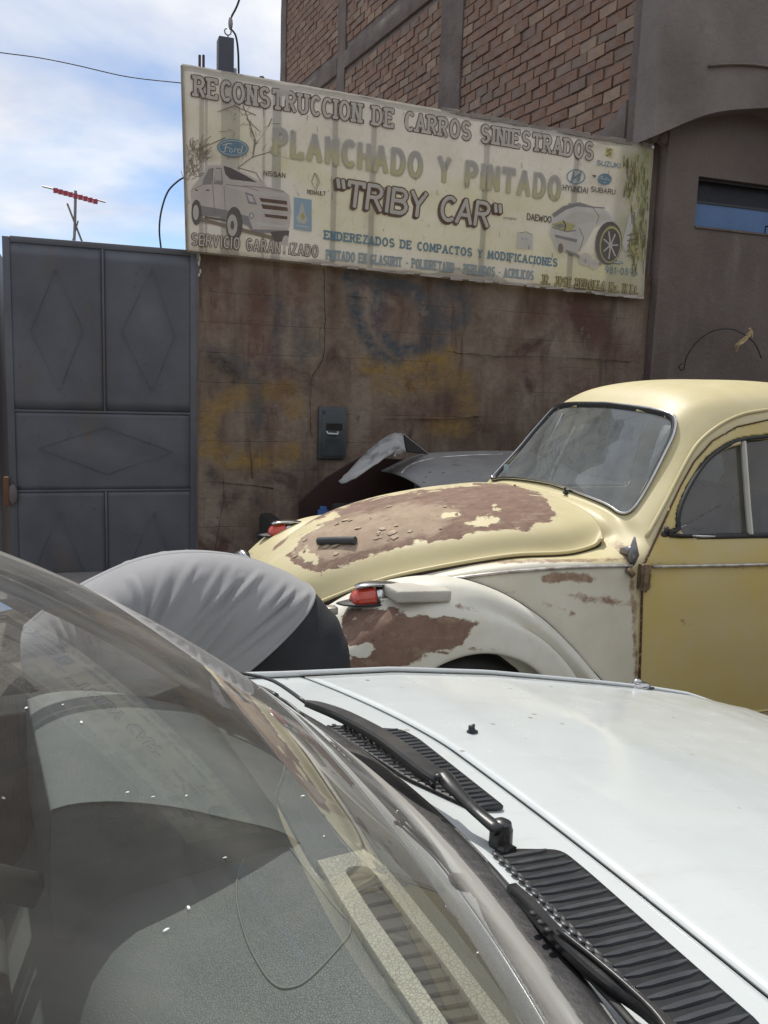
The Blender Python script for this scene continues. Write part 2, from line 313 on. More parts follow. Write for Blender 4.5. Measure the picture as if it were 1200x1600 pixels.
# pale yard wall seen past the edge of the gate
yw_ = MB().box((-6.5, 9.0, 0), (-.2, 9.2, 1.08)).build('yard_wall', basic('pale_render', (.42, .41, .39), .9, bs=.3, dirt=(.3, .28, .25))); tag(yw_, 'low pale rendered wall seen past the left edge of the grey gate', 'wall')
lv = empty('gate_leaf', (-1.1, YW, 0), 0, 'second grey gate leaf left of the tall diamond gate, swung open into the yard', 'gate leaf')
MB().box((-.56, YW+.05, .05), (-.52, YW+1.25, 2.33)).build('frame_bar', gmat, lv, bevel=.004)
# ================================================================ brick building on the right
bt = empty('brick_building', (4.5, YW, 0), 0, 'tall brick building with concrete columns rising behind the right end of the billboard', 'building')
D = np.array([-.105, .9945, 0]); Nn = np.array([-.9945, -.105, 0]); C0 = np.array([4.5, YW+.02, 0])
def L(t, n, z): return C0+D*t+Nn*n+np.array([0, 0, z])
def lbox(b, t0, t1, n0, n1, z0, z1, j=0):
    V = [L(t0,n0,z0),L(t1,n0,z0),L(t1,n1,z0),L(t0,n1,z0),L(t0,n0,z1),L(t1,n0,z1),L(t1,n1,z1),L(t0,n1,z1)]
    if j: V = [v+rng.uniform(-j, j, 3) for v in V]
    return b.add(V, [(3,2,1,0)[::-1],(4,5,6,7)[::-1],(0,1,5,4)[::-1],(1,2,6,5)[::-1],(2,3,7,6)[::-1],(3,0,4,7)[::-1]])
conc = NT('rough_concrete'); cc = conc.mixc(conc.ramp(conc.noise(2.4, 8, .65), .35, .65), (.13, .103, .088, 1), (.205, .17, .148, 1))
M['conc'] = conc.pbr(cc, .95, 0, conc.bump(conc.noise(16, 8, .7), .8, .03))
mor = NT('mortar'); M['mortar'] = mor.pbr(mor.mixc(mor.ramp(mor.noise(4, 7), .35, .65), (.165, .13, .115, 1), (.225, .188, .17, 1)), .97, 0, mor.bump(mor.noise(40, 5), .7, .015))
ZT = 10.4; TE = 9.75
b = MB(); V = [L(0,0,0),L(TE,0,0),np.array([12,16.2,0]),np.array([12,YW+.02,0])]
V = V+[v+np.array([0,0,ZT]) for v in V]; b.add(V, [(0,1,5,4)[::-1],(1,2,6,5)[::-1],(2,3,7,6)[::-1],(3,0,4,7)[::-1],(4,5,6,7)[::-1]])
core = b.build('wall', M['mortar'], bt)
cols = [(0, .36), (3.28, 3.78), (6.75, 7.05), (TE-.28, TE)]
def rough_col(t0, t1, z0, z1, name='column'):
    nz_ = 40 if z1-z0 > 1 else 4; pr = []
    for k in range(nz_+1):
        z = z0+(z1-z0)*k/nz_; e = rng.uniform(-.012, .012, 3)
        pr.append([L(t0+e[0], 0, z), L(t0+e[0], .035+e[2]*.5, z), L((t0+t1)/2, .042+e[2]*.5, z), L(t1+e[1], .035+e[2]*.5, z), L(t1+e[1], 0, z)])
    V, Fc = grid(np.array(pr)); return mesh(name, V, [f[::-1] for f in Fc], M['conc'], bt, auto=60)
for t0, t1 in cols: rough_col(t0, t1, 2.4, ZT)
for z0 in (6.05, 8.9):
    for (a0, a1), (b0, b1) in zip(cols[:-1], cols[1:]):
        if z0 < 7 and a0 == 0: continue
        b = MB(); lbox(b, a1+.004, b0-.004, 0, .045, z0, z0+.24); b.build('beam', M['conc'], bt, bevel=.012)
MB().add([L(.36,.0,3.55),L(.36,.05,3.55),L(1.0,.05,3.50),L(1.0,0,3.50),L(.36,.0,3.95),L(.36,.05,3.95),L(1.0,.03,3.60),L(1.0,0,3.60)], [(0,1,2,3)[::-1],(4,5,6,7),(1,2,6,5),(0,1,5,4),(2,3,7,6)]).build('cement_patch', M['conc'], bt, bevel=.01)
br = NT('orange_brick'); rnd = br.n('ObjectInfo').outputs['Random']
bc = br.n('ValToRGB', {0: rnd}); e = bc.color_ramp.elements; e[0].color = (.22, .13, .09, 1); e[1].color = (.32, .20, .135, 1); q = e.new(.45); q.color = (.265, .15, .10, 1); q = e.new(.75); q.color = (.21, .15, .115, 1); q = e.new(.9); q.color = (.35, .25, .175, 1)
bcol = br.mixc(br.mr(br.noise(14, 6, .7), .45, .7, 0, .7), bc.outputs[0], (.24, .20, .185, 1))
M['brick'] = br.pbr(bcol, .93, 0, br.bump(br.noise(45, 5), .6, .012))
br2 = NT('orange_brick_mass'); vc = br2.n('Attribute', attribute_name='tone').outputs['Fac']
bc2 = br2.n('ValToRGB', {0: vc}); e = bc2.color_ramp.elements; e[0].color = (.22, .13, .09, 1); e[1].color = (.30, .195, .135, 1); q = e.new(.5); q.color = (.25, .15, .105, 1)
M['brick2'] = br2.pbr(br2.mixc(br2.mr(br2.noise(9, 6, .7), .45, .7, 0, .75), bc2.outputs[0], (.22, .19, .18, 1)), .93, 0, br2.bump(br2.noise(45, 5), .6, .012))
bm_var = []
for k in range(6):
    b = MB(); j = .008
    lw = .233; hh = .091
    V = [(0,-.02,0),(lw,-.02,0),(lw,.016,0),(0,.016,0),(0,-.02,hh),(lw,-.02,hh),(lw,.016,hh),(0,.016,hh)]
    V = [np.array(v)+rng.uniform(-j, j, 3) for v in V]; V[2][2] += .004; V[3][2] += .004
    b.add(V, [(3,2,1,0),(4,5,6,7),(1,2,6,5),(2,3,7,6),(3,0,4,7)])
    me = bpy.data.meshes.new('brick'); me.from_pydata([tuple(v) for v in b.v], [], b.f); me.materials.append(M['brick']); bm_var.append(me)
cand = []
for ci in range(int((ZT-2.45)/.104)):
    z = 2.45+ci*.104
    for (a0, a1), (b0, b1) in zip(cols[:-1], cols[1:]):
        t = a1+.008-(.122 if ci % 2 else 0)
        if a0 > 0 and (6.05-.09 < z < 6.30): continue
        if 8.9-.09 < z < 9.15: continue
        while t < b0-.03:
            if t+.24 > a1:
                ta = max(t, a1+.004); tb = min(t+.238, b0-.006)
                if tb-ta > .05:
                    c = L((ta+tb)/2, .03, z+.045); p = topx(c); dist = np.linalg.norm(c-CO)
                    sign_top = 113+(p[0]-285)*.177
                    vis = 0 < p[1] < sign_top+4 and 430 < p[0] < 1010
                    cand.append((0 if vis else 1, dist, ta, tb, z))
            t += .246
cand.sort(); full = [c for c in cand if c[0] == 0][:300]; rest = cand[len(full):] if len(full) == 300 else cand[len(full):]
Rb = Matrix(((D[0], Nn[0], 0), (D[1], Nn[1], 0), (0, 0, 1)))
for i, (v, d_, ta, tb, z) in enumerate(full):
    o = bpy.data.objects.new('brick', bm_var[i % 6]); COL.objects.link(o); o.parent = bt
    p = L(ta, random.uniform(-.005, .006), z+random.uniform(-.004, .004)); o.matrix_parent_inverse = Matrix.Translation(-bt.location)
    o.rotation_euler = (random.uniform(-.05, .05), random.uniform(-.02, .02), math.atan2(D[1], D[0])+random.uniform(-.03, .03)); o.location = p
    o.scale = ((tb-ta)/.238, 1, 1)
b = MB(); tones = []
for (v, d_, ta, tb, z) in rest:
    if z < 3.0: continue
    lbox(b, ta, tb-.008, 0, .010+rng.uniform(0, .012), z, z+.088, .005); tones += [random.random()]*8
o = b.build('brickwork', M['brick2'], bt); attr(o, 'tone', tones); o['kind'] = 'stuff'
# --- street front of the same building: recessed lower storey, upper storey with an arched lower edge
st = NT('brown_stucco'); sc_ = st.mixc(st.ramp(st.noise(1.4, 7, .6), .35, .68), (.115, .09, .078, 1), (.165, .135, .118, 1))
sc_ = st.mixc(st.ramp(st.noise(4, 7, .65, sc=(1, 1, .3)), .55, .78), sc_, (.19, .16, .14, 1))
M['stucco'] = st.pbr(sc_, .93, 0, st.bump(st.noise(28, 7, .65), .55, .02))
fr = empty('arched_building', (6.5, YW, 0), 0, 'brown stucco building with an arched overhang and narrow blue window right of the billboard', 'building')
a = atY(1092, 275, YW-.1); c = atY(1092, 350, YW-.1); wx0 = a[0]; wz1 = a[2]; wz0 = c[2]-.02; wx1 = 7.1
XR = 8.5
b = MB(); Yf = YW+.0
def fb(x0, x1, z0, z1, y0=Yf-.10, y1=Yf+.018, name='wall', mt=None): return MB().box((x0, y0, z0), (x1, y1, z1)).build(name, mt or M['stucco'], fr)
fb(4.523, wx0, 0, 4.5); fb(wx0, XR, 0, wz0); fb(wx0, XR, wz1, 4.5); fb(wx1, XR, wz0, wz1)
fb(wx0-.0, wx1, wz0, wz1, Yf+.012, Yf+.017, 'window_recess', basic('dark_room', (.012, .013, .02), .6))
zm = (wz0+wz1)/2+.0
wn = MB().box((wx0+.002, Yf-.045, wz0+.002), (wx1-.002, Yf-.035, zm)).build('window', basic('blue_pane', (.075, .15, .30), .25, scale=3), fr)
MB().box((wx0+.002, Yf-.112, wz0-.014), (wx1, Yf-.03, wz0+.002)).build('sill', M['stucco'], fr)
MB().tube([(5.62, Yf-.047, wz0+.01), (5.62, Yf-.047, wz0+.075), (5.78, Yf-.047, wz0+.072)], .006, 4).build('window_mark', dark, fr)
for z_ in (zm+.008, wz1-.012): MB().box((wx0+.002, Yf-.055, z_-.008), (wx1, Yf-.03, z_+.008)).build('window_bar', basic('dark_window_bar', (.03,.03,.035), .5) if 'dark_window_bar' not in bpy.data.materials else bpy.data.materials['dark_window_bar'], fr)
# overhang with arched edge, standing .3 m proud
YO = YW-.30; arch = []
for px, py in [(1024,212),(1045,203),(1075,190),(1105,179),(1140,172),(1200,168)]: arch.append(atY(px, py, YO))
arch = cr1(arch, 5); lastx = arch[-1][0]; sp = [(2*lastx-p[0], 0, p[2]) for p in arch[::-1][1:]]
lo = [(p[0], YO, p[2]) for p in arch]+[(p[0], YO, p[2]) for p in sp]
xl, xr = lo[0][0], lo[-1][0]
lo = [(xl, YO, lo[0][2]-.0)]+lo[1:]
nL = len(lo); V = []; 
for p in lo: V += [(p[0], YO, p[2]), (p[0], YO, ZT), (p[0], YW-.002, p[2]+.0), (p[0], YW-.002, ZT)]
Fc = []
for i in range(nL-1):
    k = 4*i; Fc += [(k, k+4, k+5, k+1), (k, k+2, k+6, k+4), (k+1, k+5, k+7, k+3)]
Fc += [(0, 1, 3, 2), (4*(nL-1), 4*(nL-1)+2, 4*(nL-1)+3, 4*(nL-1)+1)]
st2 = NT('grey_render'); s2 = st2.mixc(st2.ramp(st2.noise(1.3, 7, .6), .35, .68), (.155, .128, .115, 1), (.24, .205, .185, 1)); s2 = st2.mixc(st2.ramp(st2.noise(5, 7, .7, sc=(1, 1, .4)), .58, .75), s2, (.14, .12, .11, 1))
M['render'] = st2.pbr(s2, .93, 0, st2.bump(st2.noise(20, 7, .65), .5, .02))
mesh('overhang', V, Fc, M['render'], fr)
P = [(x, YO-.012, arch[-1][2]+.30-.10*((x-lastx)/(lastx-xl))**2*2.2) for x in np.linspace(lastx-.62, lastx+.62, 12)]
MB().tube(P, .02, 6, flat=.5).build('moulding', M['render'], fr, smooth=True)
# ragged cement at the corner above the sign
b = MB()
for k in range(26):
    p = atY(random.uniform(1006, 1040), random.uniform(120, 225), YW-.04+random.uniform(-.02, .02)); b.ell(p, (random.uniform(.03, .07), .04, random.uniform(.03, .08)), 8, 6, Matrix.Rotation(random.random()*3, 3, 'Y'))
b.build('cement_lump', M['conc'], bt)['kind'] = 'stuff'
# hanging wire with a dry husk
hw = empty('bent_wire', tuple(atY(1100, 540, YW-.03)), 0, 'thin curled black wire sticking out of the stucco wall above the yellow car roof', 'wire')
P = [atY(x, y, YW-.15-.10*math.sin(math.pi*(x-1060)/140)) for x, y in [(1066,568),(1061,573),(1064,578),(1069,576),(1072,560),(1083,541),(1100,525),(1122,515),(1150,516),(1178,535),(1190,560)]]
MB().tube(cr1(P, 4), .0055, 6).build('strand', M['wire'], hw)
hk = MB(); P = [atY(x, y, YW-.24) for x, y in [(1173,517),(1168,525),(1159,534),(1152,540),(1151,550)]]
hk.tube(cr1(P, 3), [.012,.018,.026,.03,.034,.036,.04,.038,.035,.026,.02,.015,.008], 7, flat=.35)
hk.tube([atY(1171,513,YW-.2), atY(1174,519,YW-.2), atY(1175,530,YW-.2)], [.012, .016, .004], 6)
o = hk.build('dry_husk', basic('dry_leaf', (.42, .30, .16), .8, var=.4, scale=40), None); tag(o, 'small torn yellowish husk caught on the curled wire on the wall', 'husk')
# ================================================================ billboard
YS = YW-.075
sg = empty('billboard', (2.56, YS, 2.93), 0, 'long weathered cream billboard of a car repair shop mounted above the graffiti wall', 'billboard')
cTL, cTR, cBL, cBR = atY(285,101,YS), atY(1021,231,YS), atY(293,391,YS), atY(1005,465,YS)
def printmat(name, c, tr=.25, fade=None, var=.25):
    t = NT(name); col = t.mixc(t.mr(t.noise(7, 6, .65), .35, .68, 0, var), c4(c), (.40, .37, .30, 1))
    if fade: col = fade(t, col)
    d = t.n('BsdfDiffuse', {'Color': col}); tl = t.n('BsdfTranslucent', {'Color': col}); mx = t.n('MixShader', {0: tr, 1: d.outputs[0], 2: tl.outputs[0]})
    t.t.links.new(mx.outputs[0], t.out.inputs[0]); return t.m
def bannermat():
    t = NT('weathered_banner')
    col = t.mixc(t.ramp(t.noise(1.6, 5, .6), .38, .62), (.57, .525, .425, 1), (.66, .62, .53, 1))
    for a, c, k in (('yellow', (.54, .51, .25, 1), .62), ('green', (.28, .30, .12, 1), .8), ('pale', (.62, .59, .54, 1), .8), ('dirt', (.22, .17, .13, 1), .75)):
        col = t.mixc(t.math('MULTIPLY', t.math('MULTIPLY', t.at(a), t.mr(t.noise(11, 5, .65), .3, .65, .5, 1.1)), k), col, c)
    col = t.mixc(t.mr(t.noise(38, 6, .7, sc=(1, 1, .5)), .56, .8, 0, .55), col, (.30, .26, .20, 1))
    d = t.n('BsdfDiffuse', {'Color': col}); tl = t.n('BsdfTranslucent', {'Color': col}); mx = t.n('MixShader', {0: .25, 1: d.outputs[0], 2: tl.outputs[0]})
    t.t.links.new(mx.outputs[0], t.out.inputs[0]); return t.m
nu, nv = 220, 74
def sgn(u, v): return (cTL*(1-u)+cTR*u)*(1-v)+(cBL*(1-u)+cBR*u)*v
SV = np.array([[sgn(i/nu, j/nv)+np.array([0, .004*math.sin(i*.35)*math.sin(j*.2+i*.1)+.003*math.sin(i*.11), 0]) for j in range(nv+1)] for i in range(nu+1)])
V, Fc = grid(SV); ban = mesh('banner', V, Fc, bannermat(), sg, smooth=True)
P2s = topx(V)
def gs(lines, w):
    r = np.zeros(len(P2s))
    for ln, k in lines: d = sline(P2s, ln); r = np.maximum(r, k*np.exp(-(d/w)**2))
    return r
def blob(polys, soft): 
    r = np.zeros(len(P2s))
    for pl, k in polys: r = np.maximum(r, k*np.clip(sdf(P2s, pl)/soft+.5, 0, 1))
    return r
attr(ban, 'yellow', blob([([(440,235),(900,310),(880,345),(700,345),(520,300),(430,270)],.7),([(490,300),(700,345),(900,370),(880,420),(520,380),(480,340)],.6),([(850,410),(1005,400),(1005,462),(830,450)],.9),([(960,230),(1020,235),(1010,420),(975,390)],.6),([(300,160),(420,190),(410,230),(310,240)],.3)], 22))
attr(ban, 'green', gs([([(1008,240),(998,400)],.9),([(990,250),(985,300)],.7),([(1000,330),(990,395)],.9),([(905,350),(860,340)],.2),([(975,345),(965,385)],.5),([(860,395),(930,405)],.4)], 12))
attr(ban, 'pale', blob([([(292,250),(455,275),(455,370),(300,360)],.9),([(300,105),(920,215),(920,255),(300,160)],.6),([(500,240),(700,270),(680,300),(500,270)],.5)], 14))
attr(ban, 'dirt', np.maximum(gs([([(285,101),(292,391)],.5),([(1021,231),(1005,465)],.6),([(293,391),(1005,465)],.8),([(700,172),(1021,231)],.5),([(905,240),(945,225)],.4)], 5), gs([([(290,250),(300,235),(330,245)],.6),([(575,340),(578,372)],.4)], 10)))
# --- frame, hanging edge strips and fixings
fm = basic('weathered_frame', (.30, .27, .23), .8, bs=.3, dirt=(.16, .11, .08))
for a, b_ in ((cTL, cTR), (cBL, cBR), (cTL, cBL), (cTR, cBR)):
    MB().tube([a+np.array([0, .014, 0]), b_+np.array([0, .014, 0])], .011, 4).build('frame_bar', fm, sg)
b = MB()
for k in range(34):
    u = .25+.75*k/34+random.uniform(-.01, .01); p = sgn(u, 1.0); w = random.uniform(.02, .07); b.box((p[0]-w, YS-.006, p[2]-random.uniform(.004, .014)), (p[0]+w, YS-.001-random.random()*.003, p[2]+.006), .004)
b.build('torn_edge', basic('torn_vinyl', (.36, .32, .28), .8), sg)['kind'] = 'stuff'
b = MB()
for k in range(22):
    u = .52+.48*k/22; p = sgn(u, 0); w = random.uniform(.03, .08); b.box((p[0]-w, YS-.004, p[2]-.01), (p[0]+w, YS+.004+random.random()*.003, p[2]+random.uniform(.004, .028)), .004)
b.build('torn_edge', basic('dusty_top_edge', (.25, .22, .19), .9), sg)['kind'] = 'stuff'
MB().ell(atY(1020, 230, YS-.02), (.012, .01, .014)).build('fixing', basic('bright_screw', (.85, .85, .85), .3), sg)
# --- stroke lettering
def arc(cx, cy, rx, ry, a0, a1, n=7): return [(cx+rx*math.cos(math.radians(a0+(a1-a0)*i/n)), cy+ry*math.sin(math.radians(a0+(a1-a0)*i/n))) for i in range(n+1)]
G_ = {
'A': [[(0,0),(.3,1),(.6,0)],[(.12,.34),(.48,.34)]], 'B': [[(0,0),(0,1)],[(0,1),(.3,1)]+arc(.3,.76,.22,.24,90,-90)+[(0,.52)],[(.3,.52)]+arc(.3,.26,.27,.26,90,-90)+[(0,0)]],
'C': [arc(.32,.5,.3,.5,55,305,14)], 'D': [[(0,0),(0,1)],[(0,1),(.24,1)]+arc(.24,.5,.34,.5,90,-90,10)+[(0,0)]], 'E': [[(0,0),(0,1)],[(0,1),(.5,1),(.5,.86)],[(0,.52),(.36,.52)],[(0,0),(.52,0),(.52,.14)]],
'F': [[(0,0),(0,1)],[(0,1),(.5,1),(.5,.86)],[(0,.52),(.36,.52)]], 'G': [arc(.32,.5,.3,.5,55,330,14)+[(.6,.42),(.38,.42)]], 'H': [[(0,0),(0,1)],[(.5,0),(.5,1)],[(0,.5),(.5,.5)]],
'I': [[(.06,0),(.06,1)]], 'J': [[(.38,1),(.38,.25)]+arc(.2,.25,.18,.25,0,-150)], 'K': [[(0,0),(0,1)],[(.5,1),(.02,.45)],[(.16,.58),(.54,0)]], 'L': [[(0,0),(0,1)],[(0,0),(.46,0),(.46,.14)]],
'M': [[(0,0),(.04,1),(.34,.2),(.64,1),(.68,0)]], 'N': [[(0,0),(0,1)],[(0,1),(.5,0)],[(.5,0),(.5,1)]], 'O': [arc(.31,.5,.31,.5,0,360,18)], 'P': [[(0,0),(0,1)],[(0,1),(.28,1)]+arc(.28,.74,.25,.26,90,-90)+[(0,.48)]],
'Q': [arc(.31,.5,.31,.5,0,360,18),[(.38,.2),(.6,-.05)]], 'R': [[(0,0),(0,1)],[(0,1),(.28,1)]+arc(.28,.75,.24,.25,90,-90)+[(0,.5)],[(.26,.5),(.54,0)]],
'S': [arc(.28,.74,.26,.26,40,260,9)+arc(.28,.25,.28,.25,80,-140,9)], 'T': [[(.29,0),(.29,1)],[(0,.86),(0,1),(.58,1),(.58,.86)]], 'U': [[(0,1),(0,.28)]+arc(.26,.28,.26,.28,180,360,9)+[(.52,1)]],
'V': [[(0,1),(.28,0),(.56,1)]], 'W': [[(0,1),(.2,0),(.4,.8),(.6,0),(.8,1)]], 'X': [[(0,0),(.52,1)],[(0,1),(.52,0)]], 'Y': [[(0,1),(.28,.48),(.56,1)],[(.28,.48),(.28,0)]], 'Z': [[(.02,1),(.5,1),(0,0),(.52,0)]],
'0': [arc(.25,.5,.25,.5,0,360,16)], '1': [[(.05,.8),(.22,1),(.22,0)]], '8': [arc(.25,.75,.2,.25,0,360,12), arc(.25,.26,.25,.26,0,360,12)], '9': [arc(.25,.7,.24,.3,0,360,12)+[(.45,.3),(.3,0)]], '5': [[(.46,1),(.08,1),(.05,.58)]+arc(.23,.32,.25,.32,120,-140,9)],
'.': [[(.05,0),(.05,.05)]], '-': [[(.05,.45),(.28,.45)]], '"': [[(.04,1),(.1,.72)],[(.24,1),(.3,.72)]], ' ': [],
'z': [[(.02,.6),(.4,.6),(0,0),(.42,0)]], 't': [[(.15,.85),(.15,.1),(.28,0)],[(0,.62),(.32,.62)]]}
def gw(ch): P = [p for s_ in G_[ch] for p in s_]; return max([p[0] for p in P]) if P else .32
def text(name, s, b0, b1, top, w, mt, mt2=None, ow=0, y=.0, serif=0, slant=0, drop=None, mt3=None, cap2=None, gap=.2, split=0):
    """letters along the baseline b0-b1 (points on the sign plane), cap height from b0 to top; w, ow in cap heights"""
    B0, B1, T0 = (np.array(atY(*p, YS)) for p in (b0, b1, top)); H = np.linalg.norm(T0-B0); ex = (B1-B0)/np.linalg.norm(B1-B0); up = np.array([0, 0, 1.0])
    tot = sum(gw(c)+gap for c in s)-gap; sx = np.linalg.norm(B1-B0)/tot
    def strokes(ww, ser, y0, off=(0, 0)):
        out = []; x = 0
        for li, c in enumerate(s):
            q = 0; b = MB(); vv = []
            for st_ in G_[c]:
                pts = [np.array([(x+p[0]+slant*p[1])*sx+off[0]*H, p[1]*H+off[1]*H]) for p in st_]
                segs = list(zip(pts[:-1], pts[1:]))
                if ser:
                    for e_, f_ in ((st_[0], st_[1]), (st_[-1], st_[-2])):
                        if e_[1] in (0, 1) and abs(e_[0]-f_[0]) < .35*abs(e_[1]-f_[1]) and abs(e_[1]-f_[1]) > .3:
                            cx = (x+e_[0])*sx; dy = (ww*.1*H if e_[1] == 0 else -ww*.1*H); segs.append((np.array([cx-ser*H, e_[1]*H+dy]), np.array([cx+ser*H, e_[1]*H+dy])))
                hw_ = ww*H/2
                for a, bb in segs:
                    d = bb-a; l = np.hypot(*d)
                    if l < 1e-6: continue
                    d = d/l; n = np.array([-d[1], d[0]])*hw_; e = d*hw_*.55
                    z = -(y0+.00003*q+(.000015 if li % 2 else 0)); q += 1
                    P_ = [a-e+n, a-e*1.6, a-e-n, bb+e-n, bb+e*1.6, bb+e+n]
                    b.add([B0+ex*p[0]+up*p[1]+np.array([0, z, 0]) for p in P_], [tuple(range(6))]); vv.extend([p[1]/H for p in P_])
            if b.v: out.append((b, vv))
            x += gw(c)+gap
        return out
    layers = []
    if drop is not None: layers.append((strokes(w+2*ow, serif, .004+y, drop), mt3 or mt2))
    if mt2 is not None: layers.append((strokes(w+2*ow, serif+ow if serif else 0, .0056+y), mt2))
    if mt is not None: layers.append((strokes(w, serif, .0072+y), mt))
    if split:
        for ks in zip(*[l[0] for l in layers]):
            par = None
            for (b, vv), (_, m_) in zip(ks, layers):
                o = b.build('letter' if par is None else 'letter_face', m_, sg if par is None else par); attr(o, 'vv', vv); par = par or o
    else:
        for ls, m_ in layers:
            b = MB(); vv = []
            for q, v_ in ls: b.add(q.v, q.f); vv += v_
            o = b.build(name, m_, sg); attr(o, 'vv', vv); o['kind'] = 'stuff'
brown = printmat('brown_print', (.16, .10, .075)); cream = printmat('cream_print', (.68, .64, .57), .3); blue_p = printmat('blue_print', (.17, .28, .36)); pblue = printmat('pale_blue_print', (.33, .40, .42)); grey_p = printmat('grey_print', (.31, .295, .29)); yel = printmat('yellow_print', (.55, .50, .22)); dgrey = printmat('dark_print', (.15, .135, .13)); pinkw = printmat('vehicle_print', (.60, .545, .50)); white_p = printmat('white_print', (.66, .64, .6))
text('heading', 'RECONSTRUCCION DE CARROS SINIESTRADOS', (305,149), (924,249), (307,121), .18, cream, brown, .055, serif=.11, gap=.36, split=1)
def fadefn(t, col): 
    v = t.at('vv'); return t.mixc(t.ramp(v, .35, .75), (.60, .565, .33, 1), (.50, .475, .42, 1))
def fadefn2(t, col): 
    v = t.at('vv'); return t.mixc(t.ramp(v, .2, .7), (.52, .49, .37, 1), (.535, .515, .465, 1))
fd = printmat('faded_heading_print', (.5, .5, .5), fade=fadefn); fd2 = printmat('faded_outline_print', (.5, .5, .5), fade=fadefn2)
text('faded_heading', 'PLANCHADO Y PINTADO', (430,240), (872,312), (430,203), .17, fd, fd2, .06, gap=.42, split=1)
text('shop_name', '"TRIBY CAR"', (522,318), (778,356), (524,281), .16, cream, brown, .06, slant=.08, drop=(-.08, -.07), mt3=brown, y=.001, gap=.2, split=1)
text('line_print', 'ENDEREZADOS DE COMPACTOS Y MODIFICACIONES', (507,373), (869,416), (507,361), .23, blue_p, None, serif=.13, gap=.34)
text('line_print', 'PINTADO EN GLASURIT - POLIURETANO - PERLADOS - ACRILICOS', (510,405), (832,437), (510,391), .19, pblue, None, serif=.10, gap=.36)
text('line_print', 'SERVICIO GARANTIZADO', (300,382), (495,401), (300,365), .13, cream, brown, .065, slant=.05, gap=.36, split=1)
text('address_print', 'JR. JOSE BEDOLLA Mz. H Lt.', (845,443), (996,459), (847,430), .12, yel, brown, .06, serif=.07, gap=.38)
text('phone_print', 'CEL.', (946,409), (972,411), (947,398), .16, cream, blue_p, .07, serif=.1)
text('phone_print', '981-0895', (945,426), (994,431), (946,416), .13, blue_p, None, gap=.3)
for s_, a, b_, t_, m_ in (('NISSAN', (412,274), (445,278), (412,267), brown), ('RENAULT', (480,303), (508,306), (480,297), brown), ('DAEWOO', (823,343), (860,348), (824,334), dgrey), ('HYUNDAI', (879,297), (917,302), (880,289), dgrey), ('SUBARU', (923,299), (960,304), (924,292), dgrey), ('SUZUKI', (932,258), (968,263), (933,251), blue_p), ('MITSUBISHI', (786,342), (806,344), (786,339), grey_p), ('TOYOTA', (812,374), (828,376), (812,370), grey_p)):
    text('maker_name', s_, a, b_, t_, .2, m_, None, gap=.2, y=.0005)
# --- flat pictures printed on the banner
_pl = [0]
def flat(name, pts, mt, par=None):
    _pl[0] += 1; y = YS-.0012-.00004*_pl[0]; P = [atY(px, py, y) for px, py in pts]; b = MB(); b.add(P, [tuple(range(len(P)))])
    return b
def pic(name, items):
    groups = {}
    for mt, pts in items: 
        b = flat(name, pts, mt); g = groups.setdefault(mt.name, (mt, MB())); g[1].add(b.v, b.f)
    base = None
    for k, (mt, b) in groups.items():
        o = mesh(name if base is None else name+'_detail', b.v, b.f, mt, sg if base is None else base); base = base or o; o['kind'] = 'stuff'
    return base
def el(cx, cy, rx, ry, n=20, a=0): return [(cx+rx*math.cos(t)*math.cos(a)-ry*math.sin(t)*math.sin(a), cy+rx*math.cos(t)*math.sin(a)+ry*math.sin(t)*math.cos(a)) for t in [2*math.pi*i/n for i in range(n)]]
def stroke(pts, w): 
    P = np.array(pts, float); n = []
    for i in range(len(P)): d = P[min(i+1, len(P)-1)]-P[max(i-1, 0)]; d = d/(np.hypot(*d)+1e-9); n.append((-d[1]*w/2, d[0]*w/2))
    n = np.array(n); return [tuple(p) for p in P+n]+[tuple(p) for p in (P-n)[::-1]]
tw = printmat('branch_print', (.27, .22, .17))
its = []
for k in range(60):
    x, y = random.uniform(292, 320), random.uniform(225, 285); a = random.uniform(-2.6, -.4); l = random.uniform(8, 22); its.append((tw, stroke([(x, y), (x+l*.5*math.cos(a), y+l*.5*math.sin(a)+1), (x+l*math.cos(a+.3), y+l*math.sin(a+.3))], 1.0)))
for ln in ([(372,262),(395,245),(420,238),(460,250)], [(395,245),(400,220),(390,200)], [(380,165),(398,215),(395,247)], [(400,225),(418,200),(425,185)], [(372,262),(400,270),(412,290)], [(340,175),(365,165),(400,180)], [(405,205),(385,185)], [(420,238),(440,225)], [(300,235),(330,225),(352,215)]):
    its.append((tw, stroke(ln, 1.5)))
for k in range(40):
    x, y = random.uniform(345, 425), random.uniform(160, 250); a = random.uniform(0, 6.3); l = random.uniform(6, 16); its.append((tw, stroke([(x, y), (x+l*math.cos(a), y+l*math.sin(a))], .7)))
pic('branch_picture', its)
